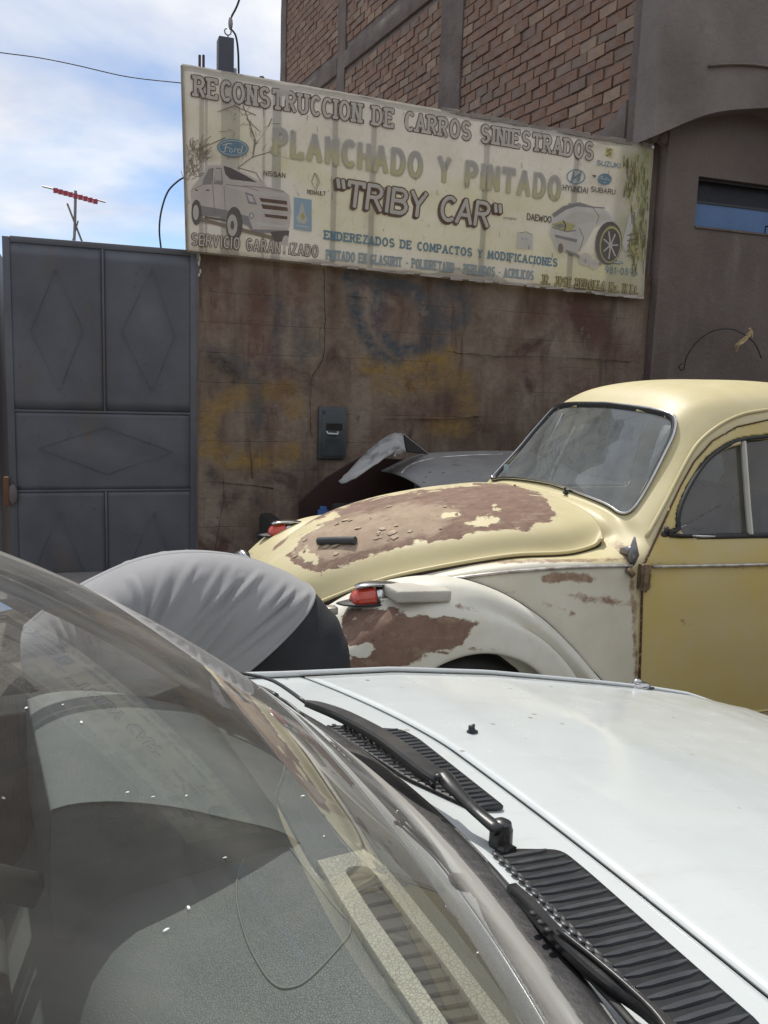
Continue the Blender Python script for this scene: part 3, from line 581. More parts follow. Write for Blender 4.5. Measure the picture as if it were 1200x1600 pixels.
pic('pickup_picture', [(pinkw, [(298,296),(306,285),(318,272),(326,258),(350,257),(378,268),(410,285),(418,292),(440,296),(452,305),(455,330),(453,352),(446,366),(395,362),(388,350),(362,346),(352,338),(318,336),(300,330)]),
 (grey_p, [(300,318),(318,322),(352,328),(388,338),(395,358),(452,360),(446,366),(395,363),(386,352),(352,340),(318,337),(300,331)]), (cream, [(352,290),(385,294),(412,299),(440,301),(452,308),(410,306),(380,300)]), (tw, stroke([(352,288),(384,292),(404,298)], .9)), (tw, stroke([(316,289),(300,297)], .8)), (tw, stroke([(350,290),(352,330)], .8)), (white_p, [(400,346),(440,352),(452,350),(452,356),(404,353)]), (tw, [(300,336),(440,372),(438,378),(300,342)]),
 (dgrey, [(349,259),(360,262),(385,275),(402,285),(360,280),(352,272)]), (grey_p, [(318,280),(326,264),(334,262),(331,288),(316,289)]), (grey_p, [(337,262),(346,262),(349,288),(334,288)]), (pinkw, [(336,264),(345,264),(346,284),(336,284)]),
 (dgrey, el(307,332,8,20)), (cream, el(306,332,4.5,12)), (dgrey, el(366,350,13,27)), (cream, el(363,352,8,17)), (dgrey, el(363,352,3,7)), (dgrey, [(423,362),(452,360),(450,378),(430,378)]), (dgrey, [(320,338),(352,342),(354,346),(320,341)]),
 (brown, [(405,309),(448,314),(449,320),(408,315)]), (brown, [(408,319),(449,324),(450,330),(411,326)]), (brown, [(413,334),(449,338),(449,343),(415,339)]), (grey_p, [(383,300),(395,304),(402,320),(388,318)]), (white_p, [(386,304),(394,307),(398,316),(390,315)]), (grey_p, el(393,337,4,5)), (white_p, el(393,337,2.5,3.5)),
 (grey_p, [(338,281),(347,283),(347,289),(338,287)]), (dgrey, [(322,296),(327,296),(327,298),(322,298)]), (dgrey, [(305,296),(309,296),(309,298),(305,298)]), (tw, stroke([(332,262),(333,300),(336,336)], .8)), (tw, stroke([(380,290),(420,294),(445,300)], .8))])
pic('oval_logo', [(blue_p, el(364,231,25,14,24,.08)), (cream, stroke(el(364,231,22,11.5,24,.08)+[el(364,231,22,11.5,24,.08)[0]], .9)), (cream, stroke([(355,225),(352,230),(352,236),(348,238)], 1.6)), (cream, stroke([(348,227),(356,224),(363,225)], 1.4)), (cream, stroke([(351,231),(359,230)], 1.2)), (cream, stroke(el(361,235,2.5,3,10), 1.2)), (cream, stroke([(366,238),(367,232),(371,233)], 1.4)), (cream, stroke(el(374,236,2.6,3,10), 1.3)), (cream, stroke([(377,239),(379,227)], 1.4))])
pic('blue_square_logo', [(printmat('sky_print', (.32, .45, .55)), [(459,308),(487,312),(487,362),(459,358)]), (cream, [(470,318),(474,318),(476,330),(481,345),(476,350),(466,348),(463,340),(468,332)]), (yel, el(473,338,3,5)), (cream, stroke([(463,352),(482,355)], 2))])
pic('diamond_logo', [(tw, stroke([(492,270),(487,284),(492,296),(497,284),(492,270)], 1.3)), (tw, stroke([(495,272),(500,284),(494,297)], 1.0))])
pic('h_oval_logo', [(blue_p, stroke(el(900,276,14,11)+[el(900,276,14,11)[0]], 1.6)), (blue_p, stroke([(893,285),(897,268)], 3)), (blue_p, stroke([(904,284),(908,267)], 3)), (blue_p, stroke([(895,279),(906,272)], 2.6))])
pic('star_oval_logo', [(blue_p, el(945,280,11,9)), (cream, stroke([(935,278),(955,282)], 1)), (cream, el(940,276,1.8,1.8,4)), (cream, el(948,278,1.2,1.2,4)), (cream, el(945,285,1.4,1.4,4)), (dgrey, [(924,273),(932,274),(930,278)])])
pic('s_logo', [(yel, [(947,230),(958,233),(956,246),(946,243)]), (brown, stroke([(955,233),(949,236),(954,240),(948,244)], 1.8))])
pic('white_box_logo', [(white_p, [(808,362),(833,366),(832,391),(807,387)]), (tw, stroke([(812,364),(822,362),(832,367)], 1))])
its = [(white_p, [(862,335),(880,322),(905,316),(925,322),(950,330),(962,345),(930,352),(915,380),(900,398),(868,388),(860,365)]), (grey_p, [(862,335),(880,322),(905,316),(925,322),(905,321),(884,328),(866,340)]), (cream, [(868,345),(905,330),(948,335),(958,343),(930,346),(900,350)]), (yel, [(862,350),(880,345),(900,352),(892,362),(866,358)]), (grey_p, [(866,352),(876,349),(884,353),(874,357)]), (tw, stroke([(905,356),(912,372),(905,392)], 1.2)), (grey_p, [(866,366),(902,374),(901,379),(868,371)]), (tw, stroke([(925,322),(936,338),(932,350)], 1)), (cream, [(868,372),(905,380),(903,396),(870,390)]), (grey_p, stroke([(863,355),(885,362),(900,360)], 2)), (grey_p, stroke([(888,318),(905,322),(945,325)], 2)), (dgrey, stroke([(880,345),(884,352),(882,360)], 2.4)),
 (dgrey, el(951,380,21,34,24,.1)), (yel, el(954,382,17,29,24,.1)), (dgrey, el(954,383,15,26,24,.1))]
for k in range(7): a = k*2*math.pi/7; its.append((cream, stroke([(954, 383), (954+12*math.cos(a), 383+22*math.sin(a))], 2.2)))
its += [(cream, el(954,383,3.2,5)), (white_p, [(985,330),(998,325),(990,350),(978,395),(972,380)]), (grey_p, stroke([(884,392),(900,398),(920,412),(940,412)], 4)), (cream, el(915,405,10,10)), (cream, el(928,412,8,8)), (tw, el(876,388,4,8))]
for k in range(5): its.append((tw, stroke([(980, 368+k*8), (998, 364+k*8)], 2)))
pic('wheel_picture', its)
gv = printmat('grass_print', (.17, .17, .06)); its = []
for k in range(170):
    x = random.uniform(975, 1016); y = random.uniform(236, 425)
    if x < 985 and 300 < y: continue
    x = min(x, 1017-(y-235)*.07); l = random.uniform(5, 22); its.append((random.choice([gv, tw, yel, gv]), stroke([(x, y), (x+random.uniform(-2, 2), y+l)], random.uniform(.8, 1.8))))
pic('grass_picture', its)
its = []
for k in range(46):
    x = random.uniform(300, 960); y = 105+(x-285)*.14+random.uniform(20, 240); its.append((tw, stroke([(x, y), (x+random.uniform(-3, 3), y+random.uniform(3, 12))], random.uniform(.5, 1.1))))
pic('scratch_print', its)
text('faint_print', 'TOYOTA', (812,383), (829,385), (812,379), .2, cream, None, y=.0008)
# --- posts behind the banner and on the wall
def post(px0, px1, ztop, y0=YW+.03, name='concrete_post', label=None, r=None):
    a, b_ = atY(px0, 250, y0)[0], atY(px1, 250, y0)[0]
    o = MB().box((a, y0, 2.2), (b_, y0+(b_-a), ztop)).build(name, M['conc'], None, bevel=.008); tag(o, label, 'post'); return o
YB = YW-.045
for i, (px, w, zt) in enumerate([(430, 14, 3.50), (520, 9, 3.46), (580, 9, 3.44), (756, 9, 3.38), (896, 9, 3.34), (312, 4, 3.45)]):
    a = atY(px-w/2, 280, YB)[0]; c = atY(px+w/2, 280, YB)[0]
    MB().box((a, YB-.015, 2.40), (c, YB+.02, zt)).build('support_post', basic('support_paint', (.12, .09, .07), .8) if i == 0 else bpy.data.materials['support_paint'], sg, bevel=.003)
a = atY(342, 55, YW+.04); c = atY(366, 55, YW+.04)
o = MB().box((a[0], YW+.04, 2.46), (c[0], YW+.15, a[2])).build('concrete_post', basic('dark_concrete', (.075, .08, .095), .85, bs=.4), None, bevel=.006); tag(o, 'square dark grey post rising behind the top left of the billboard', 'post')
tag(MB().tube([(a[0]+.002*1, YW+.10, 2.46), (a[0]-.0, YW+.10, 2.47)], .004, 4).build('post_footing', M['conc'], None), 'concrete footing under the square dark grey post behind the billboard', 'footing') if False else None
o = MB().box((c[0]+.003, YW+.06, 2.46), (c[0]+.022, YW+.10, 3.62)).build('conduit', M['steel'], None); tag(o, 'thin metal conduit against the right side of the square dark post', 'conduit')
for px, lb in ((312, 'left of the two short rusty rebar ends sticking up behind the billboard'), (318, 'right of the two short rusty rebar ends sticking up behind the billboard')):
    p = atY(px, 86, YW+.06); o = MB().tube([(p[0], YW+.06, 2.46), (p[0], YW+.06, p[2])], .009, 6).build('rebar', basic('rusty_rebar', (.07, .045, .035), .8) if px == 312 else bpy.data.materials['rusty_rebar'], None); tag(o, lb, 'rebar', 'rebar ends behind the billboard')
p = atY(409, 123, YW+.02); o = MB().tube([(p[0], YW+.02, 2.46), (p[0], YW+.02, p[2]-.02)], .01, 6).ell((p[0], YW+.02, p[2]), (.022, .02, .02), 8, 6).build('bolt', M['rubber'], None, smooth=True); tag(o, 'small dark bolt poking above the billboard edge', 'bolt')
# cables
def cable(name, pts, y, r, label, yy=None):
    P = [atY(px, py, (yy[i] if yy else y)) for i, (px, py) in enumerate(pts)]; o = MB().tube(cr1(P, 6), r, 6).build(name, M['wire'], None, smooth=True); return tag(o, label, 'cable')
cable('cable', [(-60,72),(0,82),(60,90),(120,102),(200,120),(286,130)], YW+.1, .0035, 'thin cable crossing the sky to the top left corner of the billboard')
cable('cable', [(292,275),(278,283),(262,300),(252,330),(249,360),(252,392)], YW+.05, .006, 'black cable looping from the billboard edge down to the gate top')
cable('service_cable', [(385,-40),(372,5),(361,28),(359,42),(368,55),(372,80),(373,116)], YW+.1, .007, 'black service cable dropping past the square post to the billboard')
b = MB(); c0 = atY(356, 47, YW+.09)
b.tube([c0+np.array([.022*math.cos(t), 0, .022*math.sin(t)-.01]) for t in np.linspace(1.9, 6.6, 12)], .005, 5); b.tube([c0+np.array([0, 0, -.03]), c0+np.array([.005, 0, -.075])], .005, 5)
b.ell(c0+np.array([.018, 0, .045]), (.016, .014, .045), 8, 6)
tag(b.build('cable_hook', M['steel'], None, smooth=True), 'metal hook and clamp on top of the square dark post', 'hook')
# antenna on a roof beyond the gate
YA = 12.0
an = empty('tv_antenna', tuple(atY(116, 376, YA)), 0, 'red television antenna on a crooked mast beyond the gate', 'antenna')
MB().tube([atY(114,420,YA), atY(117,350,YA), atY(118,298,YA)], .017, 6).build('mast', M['steel'], an)
MB().tube([atY(105,318,YA), atY(131,385,YA)], .012, 6).build('brace', M['steel'], an)
MB().tube([atY(112,382,YA), atY(122,345,YA)], .009, 6).build('brace', M['steel'], an)
MB().tube([atY(66,291,YA), atY(165,316,YA)], .010, 6).build('boom', M['steel'], an)
rd = basic('red_antenna_plastic', (.45, .05, .08), .5)
for k in range(9):
    f = k/8; p = np.array(atY(87+f*62, 301-5+f*17, YA)); o = MB().box((p[0]-.028, YA-.03, p[2]-.04), (p[0]+.028, YA+.03, p[2]+.012)).build('element', rd, an)
hb = MB().box((-3, 12.5, 0), (3.2, 20, 2.72)).build('low_house', basic('far_plaster', (.3, .27, .24), .9), None); tag(hb, 'low flat roofed house beyond the gate carrying the red antenna', 'house')
# ================================================================ old yellow car
CY = 3.22; XF = .42                                     # centre line, nose
bt_ = empty('old_car', (2.2, CY, 0), 0, 'old rounded yellow car with brown peeling paint on its bonnet and white front fender', 'car')
rows = [
 [(.50,0,.62),(.50,.08,.61),(.52,.15,.59),(.54,.20,.56),(.55,.24,.53),(.56,.28,.49),(.58,.33,.44),(.60,.38,.38),(.62,.42,.3)],
 [(.62,0,.775),(.63,.13,.76),(.65,.22,.725),(.68,.28,.67),(.69,.31,.62),(.70,.335,.57),(.72,.37,.49),(.74,.41,.40),(.76,.44,.3)],
 [(.80,0,.905),(.81,.18,.89),(.82,.31,.845),(.84,.385,.77),(.85,.41,.71),(.85,.44,.65),(.86,.47,.55),(.87,.49,.42),(.88,.5,.3)],
 [(.99,0,.985),(.99,.23,.97),(1.0,.39,.925),(1.0,.47,.845),(1.0,.51,.80),(1.0,.545,.72),(1.0,.57,.62),(1.0,.58,.46),(1.0,.58,.3)],
 [(1.2,0,1.04),(1.2,.26,1.025),(1.2,.45,.975),(1.2,.535,.895),(1.2,.60,.875),(1.2,.63,.79),(1.2,.655,.68),(1.2,.665,.48),(1.2,.66,.3)],
 [(1.42,0,1.075),(1.42,.28,1.06),(1.42,.49,1.005),(1.42,.572,.928),(1.42,.665,.915),(1.42,.69,.82),(1.42,.71,.70),(1.42,.72,.5),(1.42,.715,.3)],
 [(1.65,0,1.095),(1.65,.29,1.08),(1.65,.51,1.02),(1.65,.60,.94),(1.65,.715,.93),(1.65,.735,.84),(1.65,.745,.70),(1.65,.75,.5),(1.65,.745,.3)],
 [(1.82,0,1.085),(1.82,.28,1.08),(1.83,.48,1.055),(1.84,.60,1.00),(1.83,.73,.94),(1.83,.745,.84),(1.83,.755,.70),(1.83,.76,.5),(1.83,.75,.3)],
 [(1.875,0,1.10),(1.88,.28,1.095),(1.885,.46,1.075),(1.90,.60,1.06),(1.93,.69,1.01),(1.94,.745,.86),(1.94,.76,.70),(1.94,.765,.5),(1.94,.755,.3)],
 [(1.965,0,1.225),(1.968,.27,1.22),(1.98,.44,1.205),(2.01,.56,1.19),(2.04,.655,1.13),(2.06,.745,.90),(2.06,.765,.70),(2.06,.765,.5),(2.06,.755,.3)],
 [(2.065,0,1.36),(2.07,.26,1.355),(2.08,.42,1.345),(2.11,.52,1.325),(2.16,.60,1.26),(2.2,.735,.95),(2.2,.768,.70),(2.2,.768,.5),(2.2,.755,.3)],
 [(2.15,0,1.465),(2.155,.25,1.46),(2.17,.39,1.452),(2.20,.485,1.425),(2.28,.575,1.33),(2.34,.735,.97),(2.34,.77,.70),(2.34,.77,.5),(2.34,.755,.3)],
 [(2.29,0,1.54),(2.295,.24,1.535),(2.31,.40,1.51),(2.35,.495,1.465),(2.42,.575,1.34),(2.5,.737,.97),(2.5,.77,.70),(2.5,.77,.5),(2.5,.755,.3)],
 [(2.6,0,1.575),(2.6,.25,1.57),(2.6,.42,1.535),(2.62,.51,1.475),(2.66,.585,1.34),(2.7,.737,.97),(2.7,.77,.70),(2.7,.77,.5),(2.7,.755,.3)],
 [(2.95,0,1.56),(2.95,.25,1.555),(2.95,.41,1.52),(2.95,.50,1.46),(2.96,.58,1.33),(2.97,.73,.97),(2.97,.76,.70),(2.97,.76,.5),(2.97,.75,.3)],
 [(3.3,0,1.49),(3.3,.23,1.485),(3.3,.38,1.445),(3.3,.48,1.38),(3.3,.57,1.26),(3.3,.70,.96),(3.3,.73,.70),(3.3,.73,.5),(3.3,.72,.3)],
 [(3.6,0,1.37),(3.6,.2,1.36),(3.6,.34,1.32),(3.6,.44,1.25),(3.6,.53,1.15),(3.6,.65,.93),(3.6,.68,.70),(3.6,.68,.5),(3.6,.67,.3)],
 [(3.9,0,1.18),(3.9,.18,1.17),(3.9,.31,1.13),(3.9,.40,1.07),(3.9,.47,.98),(3.9,.56,.85),(3.9,.6,.68),(3.9,.6,.5),(3.9,.6,.32)],
 [(4.2,0,.93),(4.2,.16,.92),(4.2,.27,.89),(4.2,.35,.83),(4.2,.40,.77),(4.2,.46,.70),(4.2,.5,.6),(4.2,.5,.48),(4.2,.5,.34)],
 [(4.38,0,.70),(4.38,.13,.69),(4.37,.22,.67),(4.36,.28,.63),(4.35,.32,.59),(4.34,.36,.55),(4.32,.4,.49),(4.3,.4,.42),(4.28,.4,.36)]]
Pc = np.array(rows, float)
full_ = np.concatenate([Pc[:, :0:-1]*np.array([1, -1, 1]), Pc], 1)
SU, SVk = 12, 8
Sf = cr1(full_, SU); Sf = cr1(Sf.transpose(1, 0, 2), SVk).transpose(1, 0, 2)     # (rows, cols, 3) with second coordinate = offset from the centre line
def row(u): return u*SU
def colk(k): return (8+k)*SVk
def toW(P): Q = np.array(P, float).copy(); Q[..., 1] = CY-Q[..., 1]; return Q      # near side = positive offset = smaller Y
nrm = np.zeros_like(Sf); du = np.gradient(Sf, axis=0); dvv = np.gradient(Sf, axis=1); nrm = np.cross(du, dvv); nrm /= np.linalg.norm(nrm, axis=2, keepdims=True)+1e-9
if nrm[SU*4, colk(0), 2] < 0: nrm = -nrm
Sb = Sf.copy()
# under the bonnet the body sits lower than the lid
ru = np.arange(Sf.shape[0])/SU; inh = np.clip((6.9-ru)/.25, 0, 1)[:, None]*np.clip((3.0-np.abs(np.arange(Sf.shape[1])/SVk-8))/.25, 0, 1)[None, :]
Sb = Sf-nrm*(.022*inh)[..., None]
Wb = toW(Sb); V, Fc = grid(Wb); ncol = Wb.shape[1]
bvh = BVHTree.FromPolygons([Vector(v) for v in V], Fc)
def onbody(px, py, off=0):
    d = ray(px, py); h = bvh.ray_cast(Vector(CO), Vector(d).normalized()); 
    if h[0] is None: return None
    n = h[1]; n = -n if n.dot(Vector(d)) > 0 else n
    return np.array(h[0]+n*off)
def sidept(x, z, off=0, side=-1):      # on the near (side=-1) or far flank at given x, z
    h = bvh.ray_cast(Vector((x, CY+side*2, z)), Vector((0, -side, 0)))
    if h[0] is None: return None
    n = h[1]; n = n if n.y*side > 0 else -n
    return np.array(h[0]+n*off)
def frontpt(w, z, off=0):
    h = bvh.ray_cast(Vector((-1, CY-w, z)), Vector((1, 0, 0)))
    n = h[1]; n = n if n.x < 0 else -n
    return np.array(h[0]+n*off)
# outlines: windscreen in (offset, z) seen from the front, side windows in (x, z) seen from the side
wsn = [onbody(*p) for p in [(866,764),(905,771),(945,787),(968,801),(982,801),(997,785),(1022,740),(1046,690),(1053,663),(1046,650),(1015,641),(960,634),(925,634)]]
half = [(CY-p[1], p[2]) for p in wsn if p is not None]
half = [(0, 1.112)]+[h for h in half if h[0] > .06]+[(0, 1.452)]
half = [(0,1.118),(.15,1.116),(.30,1.105),(.42,1.085),(.50,1.07),(.535,1.085),(.545,1.13),(.535,1.22),(.51,1.33),(.485,1.405),(.455,1.437),(.40,1.449),(.2,1.456),(0,1.458)] if len(half) < 6 else half
def smooth_loop(P, k=3):
    P = np.array(P, float); n = len(P); out = []
    for i in range(n):
        p0, p1, p2, p3 = P[i-1], P[i], P[(i+1) % n], P[(i+2) % n]
        for j in range(k):
            t = j/k; out.append(.5*((2*p1)+(-p0+p2)*t+(2*p0-5*p1+4*p2-p3)*t*t+(-p0+3*p1-3*p2+p3)*t**3))
    return np.array(out)
print('ws half', [(round(a, 3), round(b, 3)) for a, b in half])
ws = smooth_loop(half+[(-a, b) for a, b in half[::-1][1:-1]], 4)
dwin = [(onbody(*p)) for p in [(1066,838),(1059,826),(1060,800),(1075,762),(1105,718),(1140,694),(1168,686),(1199,682)]]
dwin = [(p[0], p[2]) for p in dwin if p is not None]
print('dwin', [(round(a, 3), round(b, 3)) for a, b in dwin])
dl = dwin+[(2.55, 1.385), (2.72, 1.375), (2.76, 1.35), (2.80, 1.06), (2.78, 1.012), (2.75, 1.005)]
dl = smooth_loop(dl, 4)
qwin = smooth_loop([(2.90,1.01),(2.88,1.06),(2.86,1.33),(2.90,1.365),(3.05,1.35),(3.22,1.28),(3.33,1.15),(3.36,1.06),(3.33,1.015),(3.2,1.0)], 3)
rwin = smooth_loop([(0,1.20),(.2,1.20),(.32,1.21),(.35,1.24),(.34,1.32),(.28,1.37),(0,1.40),(-.28,1.37),(-.34,1.32),(-.35,1.24),(-.32,1.21),(-.2,1.20)], 3)
def cut(V, Fc, proj, outline, sel):
    """remove the faces inside an outline and pull the rim onto it; proj gives 2-D coordinates, sel says which vertices belong to that side"""
    V = np.array(V); q = proj(V); s = sdf(q, outline); s = np.where(sel(V), s, -9)
    keep = [f for f in Fc if not all(s[i] > -1e-6 for i in f)]
    gone = [f for f in Fc if all(s[i] > -1e-6 for i in f)]
    rim = set(i for f in keep for i in f) & set(i for f in gone for i in f)
    seg = np.array(outline); segn = np.roll(seg, -1, 0)
    for i in rim:
        best = None
        for a, b_ in zip(seg, segn):
            e = b_-a; t = min(1, max(0, ((q[i]-a)@e)/(e@e+1e-12))); c = a+e*t; d = np.hypot(*(q[i]-c))
            if best is None or d < best[0]: best = (d, c)
        V[i] = unproj(V[i], best[1], proj)
    return V, keep
def unproj(v, c, proj):
    v = v.copy()
    if proj is P_front: v[1] = CY-c[0]; v[2] = c[1]
    else: v[0] = c[0]; v[2] = c[1]
    return v
P_front = lambda V: np.stack([CY-V[:, 1], V[:, 2]], 1)
P_side = lambda V: np.stack([V[:, 0], V[:, 2]], 1)
V2, F2 = cut(V, Fc, P_front, ws, lambda V: (V[:, 0] > 1.8) & (V[:, 0] < 2.35))
for side in (-1, 1):
    sl = lambda V, side=side: ((V[:, 1]-CY)*side > .35)
    V2, F2 = cut(V2, F2, P_side, dl, sl); V2, F2 = cut(V2, F2, P_side, qwin, sl)
V2, F2 = cut(V2, F2, P_front, rwin, lambda V: (V[:, 0] > 3.3) & (V[:, 2] > 1.1))
# paint
def paint(name, cream_front=False):
    t = NT(name)
    ye = t.mixc(t.ramp(t.noise(2.5, 5, .6), .3, .7), (.50, .432, .22, 1), (.575, .502, .29, 1))
    col = t.mixc(t.at('white'), ye, t.mixc(t.ramp(t.noise(5, 6, .65), .35, .7), (.60, .585, .50, 1), (.70, .685, .61, 1)))
    # sun-bleached lighter film and grime
    col = t.mixc(t.mr(t.noise(13, 7, .7), .5, .8, 0, .4), col, (.50, .45, .30, 1))
    ru_ = t.math('ADD', t.at('rust'), t.math('MULTIPLY', t.math('SUBTRACT', t.noise(26, 8, .72), .5), 1.5))
    col = t.mixc(t.mr(ru_, .28, .55, 0, .85), col, (.19, .085, .04, 1))
    n1 = t.math('SUBTRACT', t.noise(7, 8, .62, dist=.8), .5); n2 = t.math('SUBTRACT', t.noise(30, 5, .6, sc=(.5, 1, 1)), .5)
    pe = t.math('ADD', t.math('ADD', t.at('peel'), t.math('MULTIPLY', n1, 3.2)), t.math('MULTIPLY', n2, 1.3))
    mk = t.mr(pe, -.07, .09)
    lay = t.math('ADD', t.math('ADD', t.at('bare'), t.math('MULTIPLY', n2, .9)), t.math('MULTIPLY', n1, 1.0)); lk = t.mr(lay, -.16, .16)
    brn = t.mixc(t.ramp(t.noise(18, 7, .7), .3, .7), (.165, .10, .074, 1), (.24, .155, .115, 1))
    tan = t.mixc(t.ramp(t.noise(12, 7, .7), .35, .65), (.29, .21, .15, 1), (.39, .30, .215, 1))
    sub_ = t.mixc(lk, brn, tan)
    col = t.mixc(mk, col, sub_)
    col = t.mixc(t.math('MULTIPLY', mk, t.mr(t.noise(22, 8, .78, sc=(.6, 1.6, 1)), .52, .62, 0, .55)), col, (.33, .25, .17, 1)); col = t.mixc(t.math('MULTIPLY', mk, t.mr(t.noise(40, 8, .75), .58, .66, 0, .6)), col, (.075, .045, .032, 1))
    col = t.mixc(t.math('MULTIPLY', t.mr(pe, -1.6, -.1), t.mr(t.noise(33, 8, .75), .42, .62, 0, .5)), col, t.mixc(mk, (.62, .55, .38, 1), col))
    edge = t.math('MULTIPLY', t.mr(pe, -.12, -.03), t.mr(pe, .03, -.02)); col = t.mixc(t.math('MULTIPLY', edge, .6), col, (.60, .50, .33, 1))
    h = t.math('ADD', t.math('MULTIPLY', mk, -1.0), t.math('MULTIPLY', t.math('MULTIPLY', lk, mk), .7)); h = t.math('ADD', h, t.math('MULTIPLY', t.noise(55, 5, .7), .06))
    rg = t.math('ADD', t.mr(t.noise(10), .3, .7, .48, .62), t.math('MULTIPLY', mk, .4))
    return t.pbr(col, rg, 0, t.bump(h, .9, .0035), Coat_Weight=t.math('MULTIPLY', t.math('SUBTRACT', 1.0, mk), .10), Coat_Roughness=.38)
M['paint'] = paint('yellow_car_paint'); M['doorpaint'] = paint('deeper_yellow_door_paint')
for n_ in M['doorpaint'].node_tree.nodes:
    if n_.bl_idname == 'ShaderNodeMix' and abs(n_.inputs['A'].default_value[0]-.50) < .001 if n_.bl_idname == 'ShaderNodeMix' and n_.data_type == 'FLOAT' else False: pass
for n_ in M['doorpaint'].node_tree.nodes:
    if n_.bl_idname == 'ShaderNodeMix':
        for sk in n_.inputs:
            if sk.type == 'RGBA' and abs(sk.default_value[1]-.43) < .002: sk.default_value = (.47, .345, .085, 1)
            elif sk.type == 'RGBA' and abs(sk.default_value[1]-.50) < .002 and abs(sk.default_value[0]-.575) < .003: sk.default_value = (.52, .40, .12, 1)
HOODTOP = [(360,885),(385,868),(420,845),(450,826),(500,800),(560,785),(640,772),(700,766),(760,762),(830,778),(855,800),(850,812),(800,826),(760,834),(700,842),(640,852),(590,862),(540,880),(505,895),(470,885),(440,882),(440,868),(470,845),(430,850),(400,872)]
def pattrs(o, parts=('hood',)):
    V = np.empty(len(o.data.vertices)*3, np.float32); o.data.vertices.foreach_get('co', V); V = V.reshape(-1, 3); q = topx(V)
    n = len(V); white = np.zeros(n); rust = np.zeros(n); peel = np.full(n, -3.0); bare = np.full(n, -2.0)
    near = V[:, 1] < CY
    if 'hood' in parts:
        d = sdf(q, [(436,868),(428,850),(470,815),(520,795),(600,775),(700,760),(790,754),(850,772),(866,804),(835,820),(780,828),(720,838),(650,848),(590,862),(545,880),(500,893),(470,885),(452,872)])
        hole = np.maximum.reduce([sdf(q, p) for p in ([(690,800),(720,797),(712,806),(694,807)], [(700,822),(770,805),(800,808),(760,822)], [(455,865),(478,855),(500,868),(498,885),(475,882)], [(425,862),(450,830),(520,800),(530,806),(470,838),(445,868)], [(770,790),(790,800),(760,806)])])
        peel = np.maximum(peel, np.minimum(d, -hole)/14)
        bare = np.maximum(bare, sdf(q, [(450,850),(500,815),(620,790),(690,785),(715,800),(680,835),(600,850),(520,875),(460,870)])/22)
    if 'fender' in parts:
        d = sdf(q, [(538,968),(548,955),(575,958),(620,952),(640,963),(700,965),(738,975),(728,992),(720,1010),(705,1015),(690,1019),(660,1024),(610,1050),(540,1060)])
        hole = np.maximum.reduce([sdf(q, p) for p in ([(546,1012),(575,1006),(585,1014),(575,1026),(552,1030)], [(548,964),(560,962),(560,970),(550,970)])])
        peel = np.maximum(peel, np.minimum(d, -hole*1.5)/13); white[:] = 1
        rust = np.maximum(rust, .42*np.exp(-((sline(q, [(715,948),(745,955)]))/7)**2)); rust = np.maximum(rust, .4*np.exp(-((sline(q, [(730,1012),(775,1015)]))/4)**2))
    if 'quarter' in parts:
        w = sdf(q, [(560,905),(700,884),(850,874),(985,876),(990,900),(994,1080),(600,1200)])
        cre = ((V[:, 0] < 1.835) & (V[:, 2] < .93)).astype(float)
        white = np.clip(np.clip(w/6+.5, 0, 1)*cre*.8, 0, 1)
        for ln, k, wd_ in ([(850,905),(885,900),(920,905)], .75, 8), ([(890,930),(990,945)], .5, 9), ([(985,870),(995,1060)], .55, 5), ([(700,880),(980,874)], .55, 4), ([(965,850),(985,880)], .5, 9), ([(700,925),(800,925),(900,960)], .3, 6): rust = np.maximum(rust, k*np.exp(-(sline(q, ln)/wd_)**2))
        for ln, k, wd_ in ([(905,818),(945,842)], .5, 3), ([(880,795),(940,800)], .3, 5): peel = np.maximum(peel, (k*np.exp(-(sline(q, ln)/wd_)**2)-.35)*2.2-.2)
    for nm, a in (('white', white), ('rust', rust*near), ('peel', np.where(near | ('hood' in parts), peel, -3)), ('bare', bare)): attr(o, nm, a)
body = mesh('body', V2, F2, M['paint'], bt_, smooth=True); pattrs(body, ('quarter',)); solid(body, .012, -1 if True else 1)
# bonnet lid: its own skin standing proud of the body
r0, r1 = 3, row(6)+SU*9//12; c0, c1 = colk(-3), colk(3)
Hd = Sf[r0:r1+1, c0:c1+1].copy(); Hn = nrm[r0:r1+1, c0:c1+1]
# rounded rear corners: squeeze the last rows inwards
uu = np.linspace(0, 1, Hd.shape[0])[:, None]; vv_ = np.linspace(-1, 1, Hd.shape[1])[None, :]
rear = np.clip((uu-.93)/.07, 0, 1); Hd[..., 0] -= (np.abs(vv_)**6)*rear**1.5*.05
# raised side flange and centre spear
lip = np.exp(-((np.abs(vv_)-1)/.10)**2)
Hd = Hd+Hn*(.004+.004*lip+.006*np.exp(-(vv_/.035)**2)*np.clip((1-uu)*6, 0, 1))[..., None]
Hw = toW(Hd); Hw = cr1(Hw, 2); Hw = cr1(Hw.transpose(1, 0, 2), 3).transpose(1, 0, 2)
V, Fc = grid(Hw); hood = mesh('bonnet', V, Fc, M['paint'], bt_, smooth=True); pattrs(hood, ('hood',)); solid(hood, .014, -1)
hood_bvh = BVHTree.FromPolygons([Vector(v) for v in V], Fc)
def onhood(px, py, off=0):
    d = Vector(ray(px, py)).normalized(); h = hood_bvh.ray_cast(Vector(CO), d)
    if h[0] is None: return onbody(px, py, off)
    n = h[1]; n = -n if n.dot(d) > 0 else n; return np.array(h[0]+n*off)
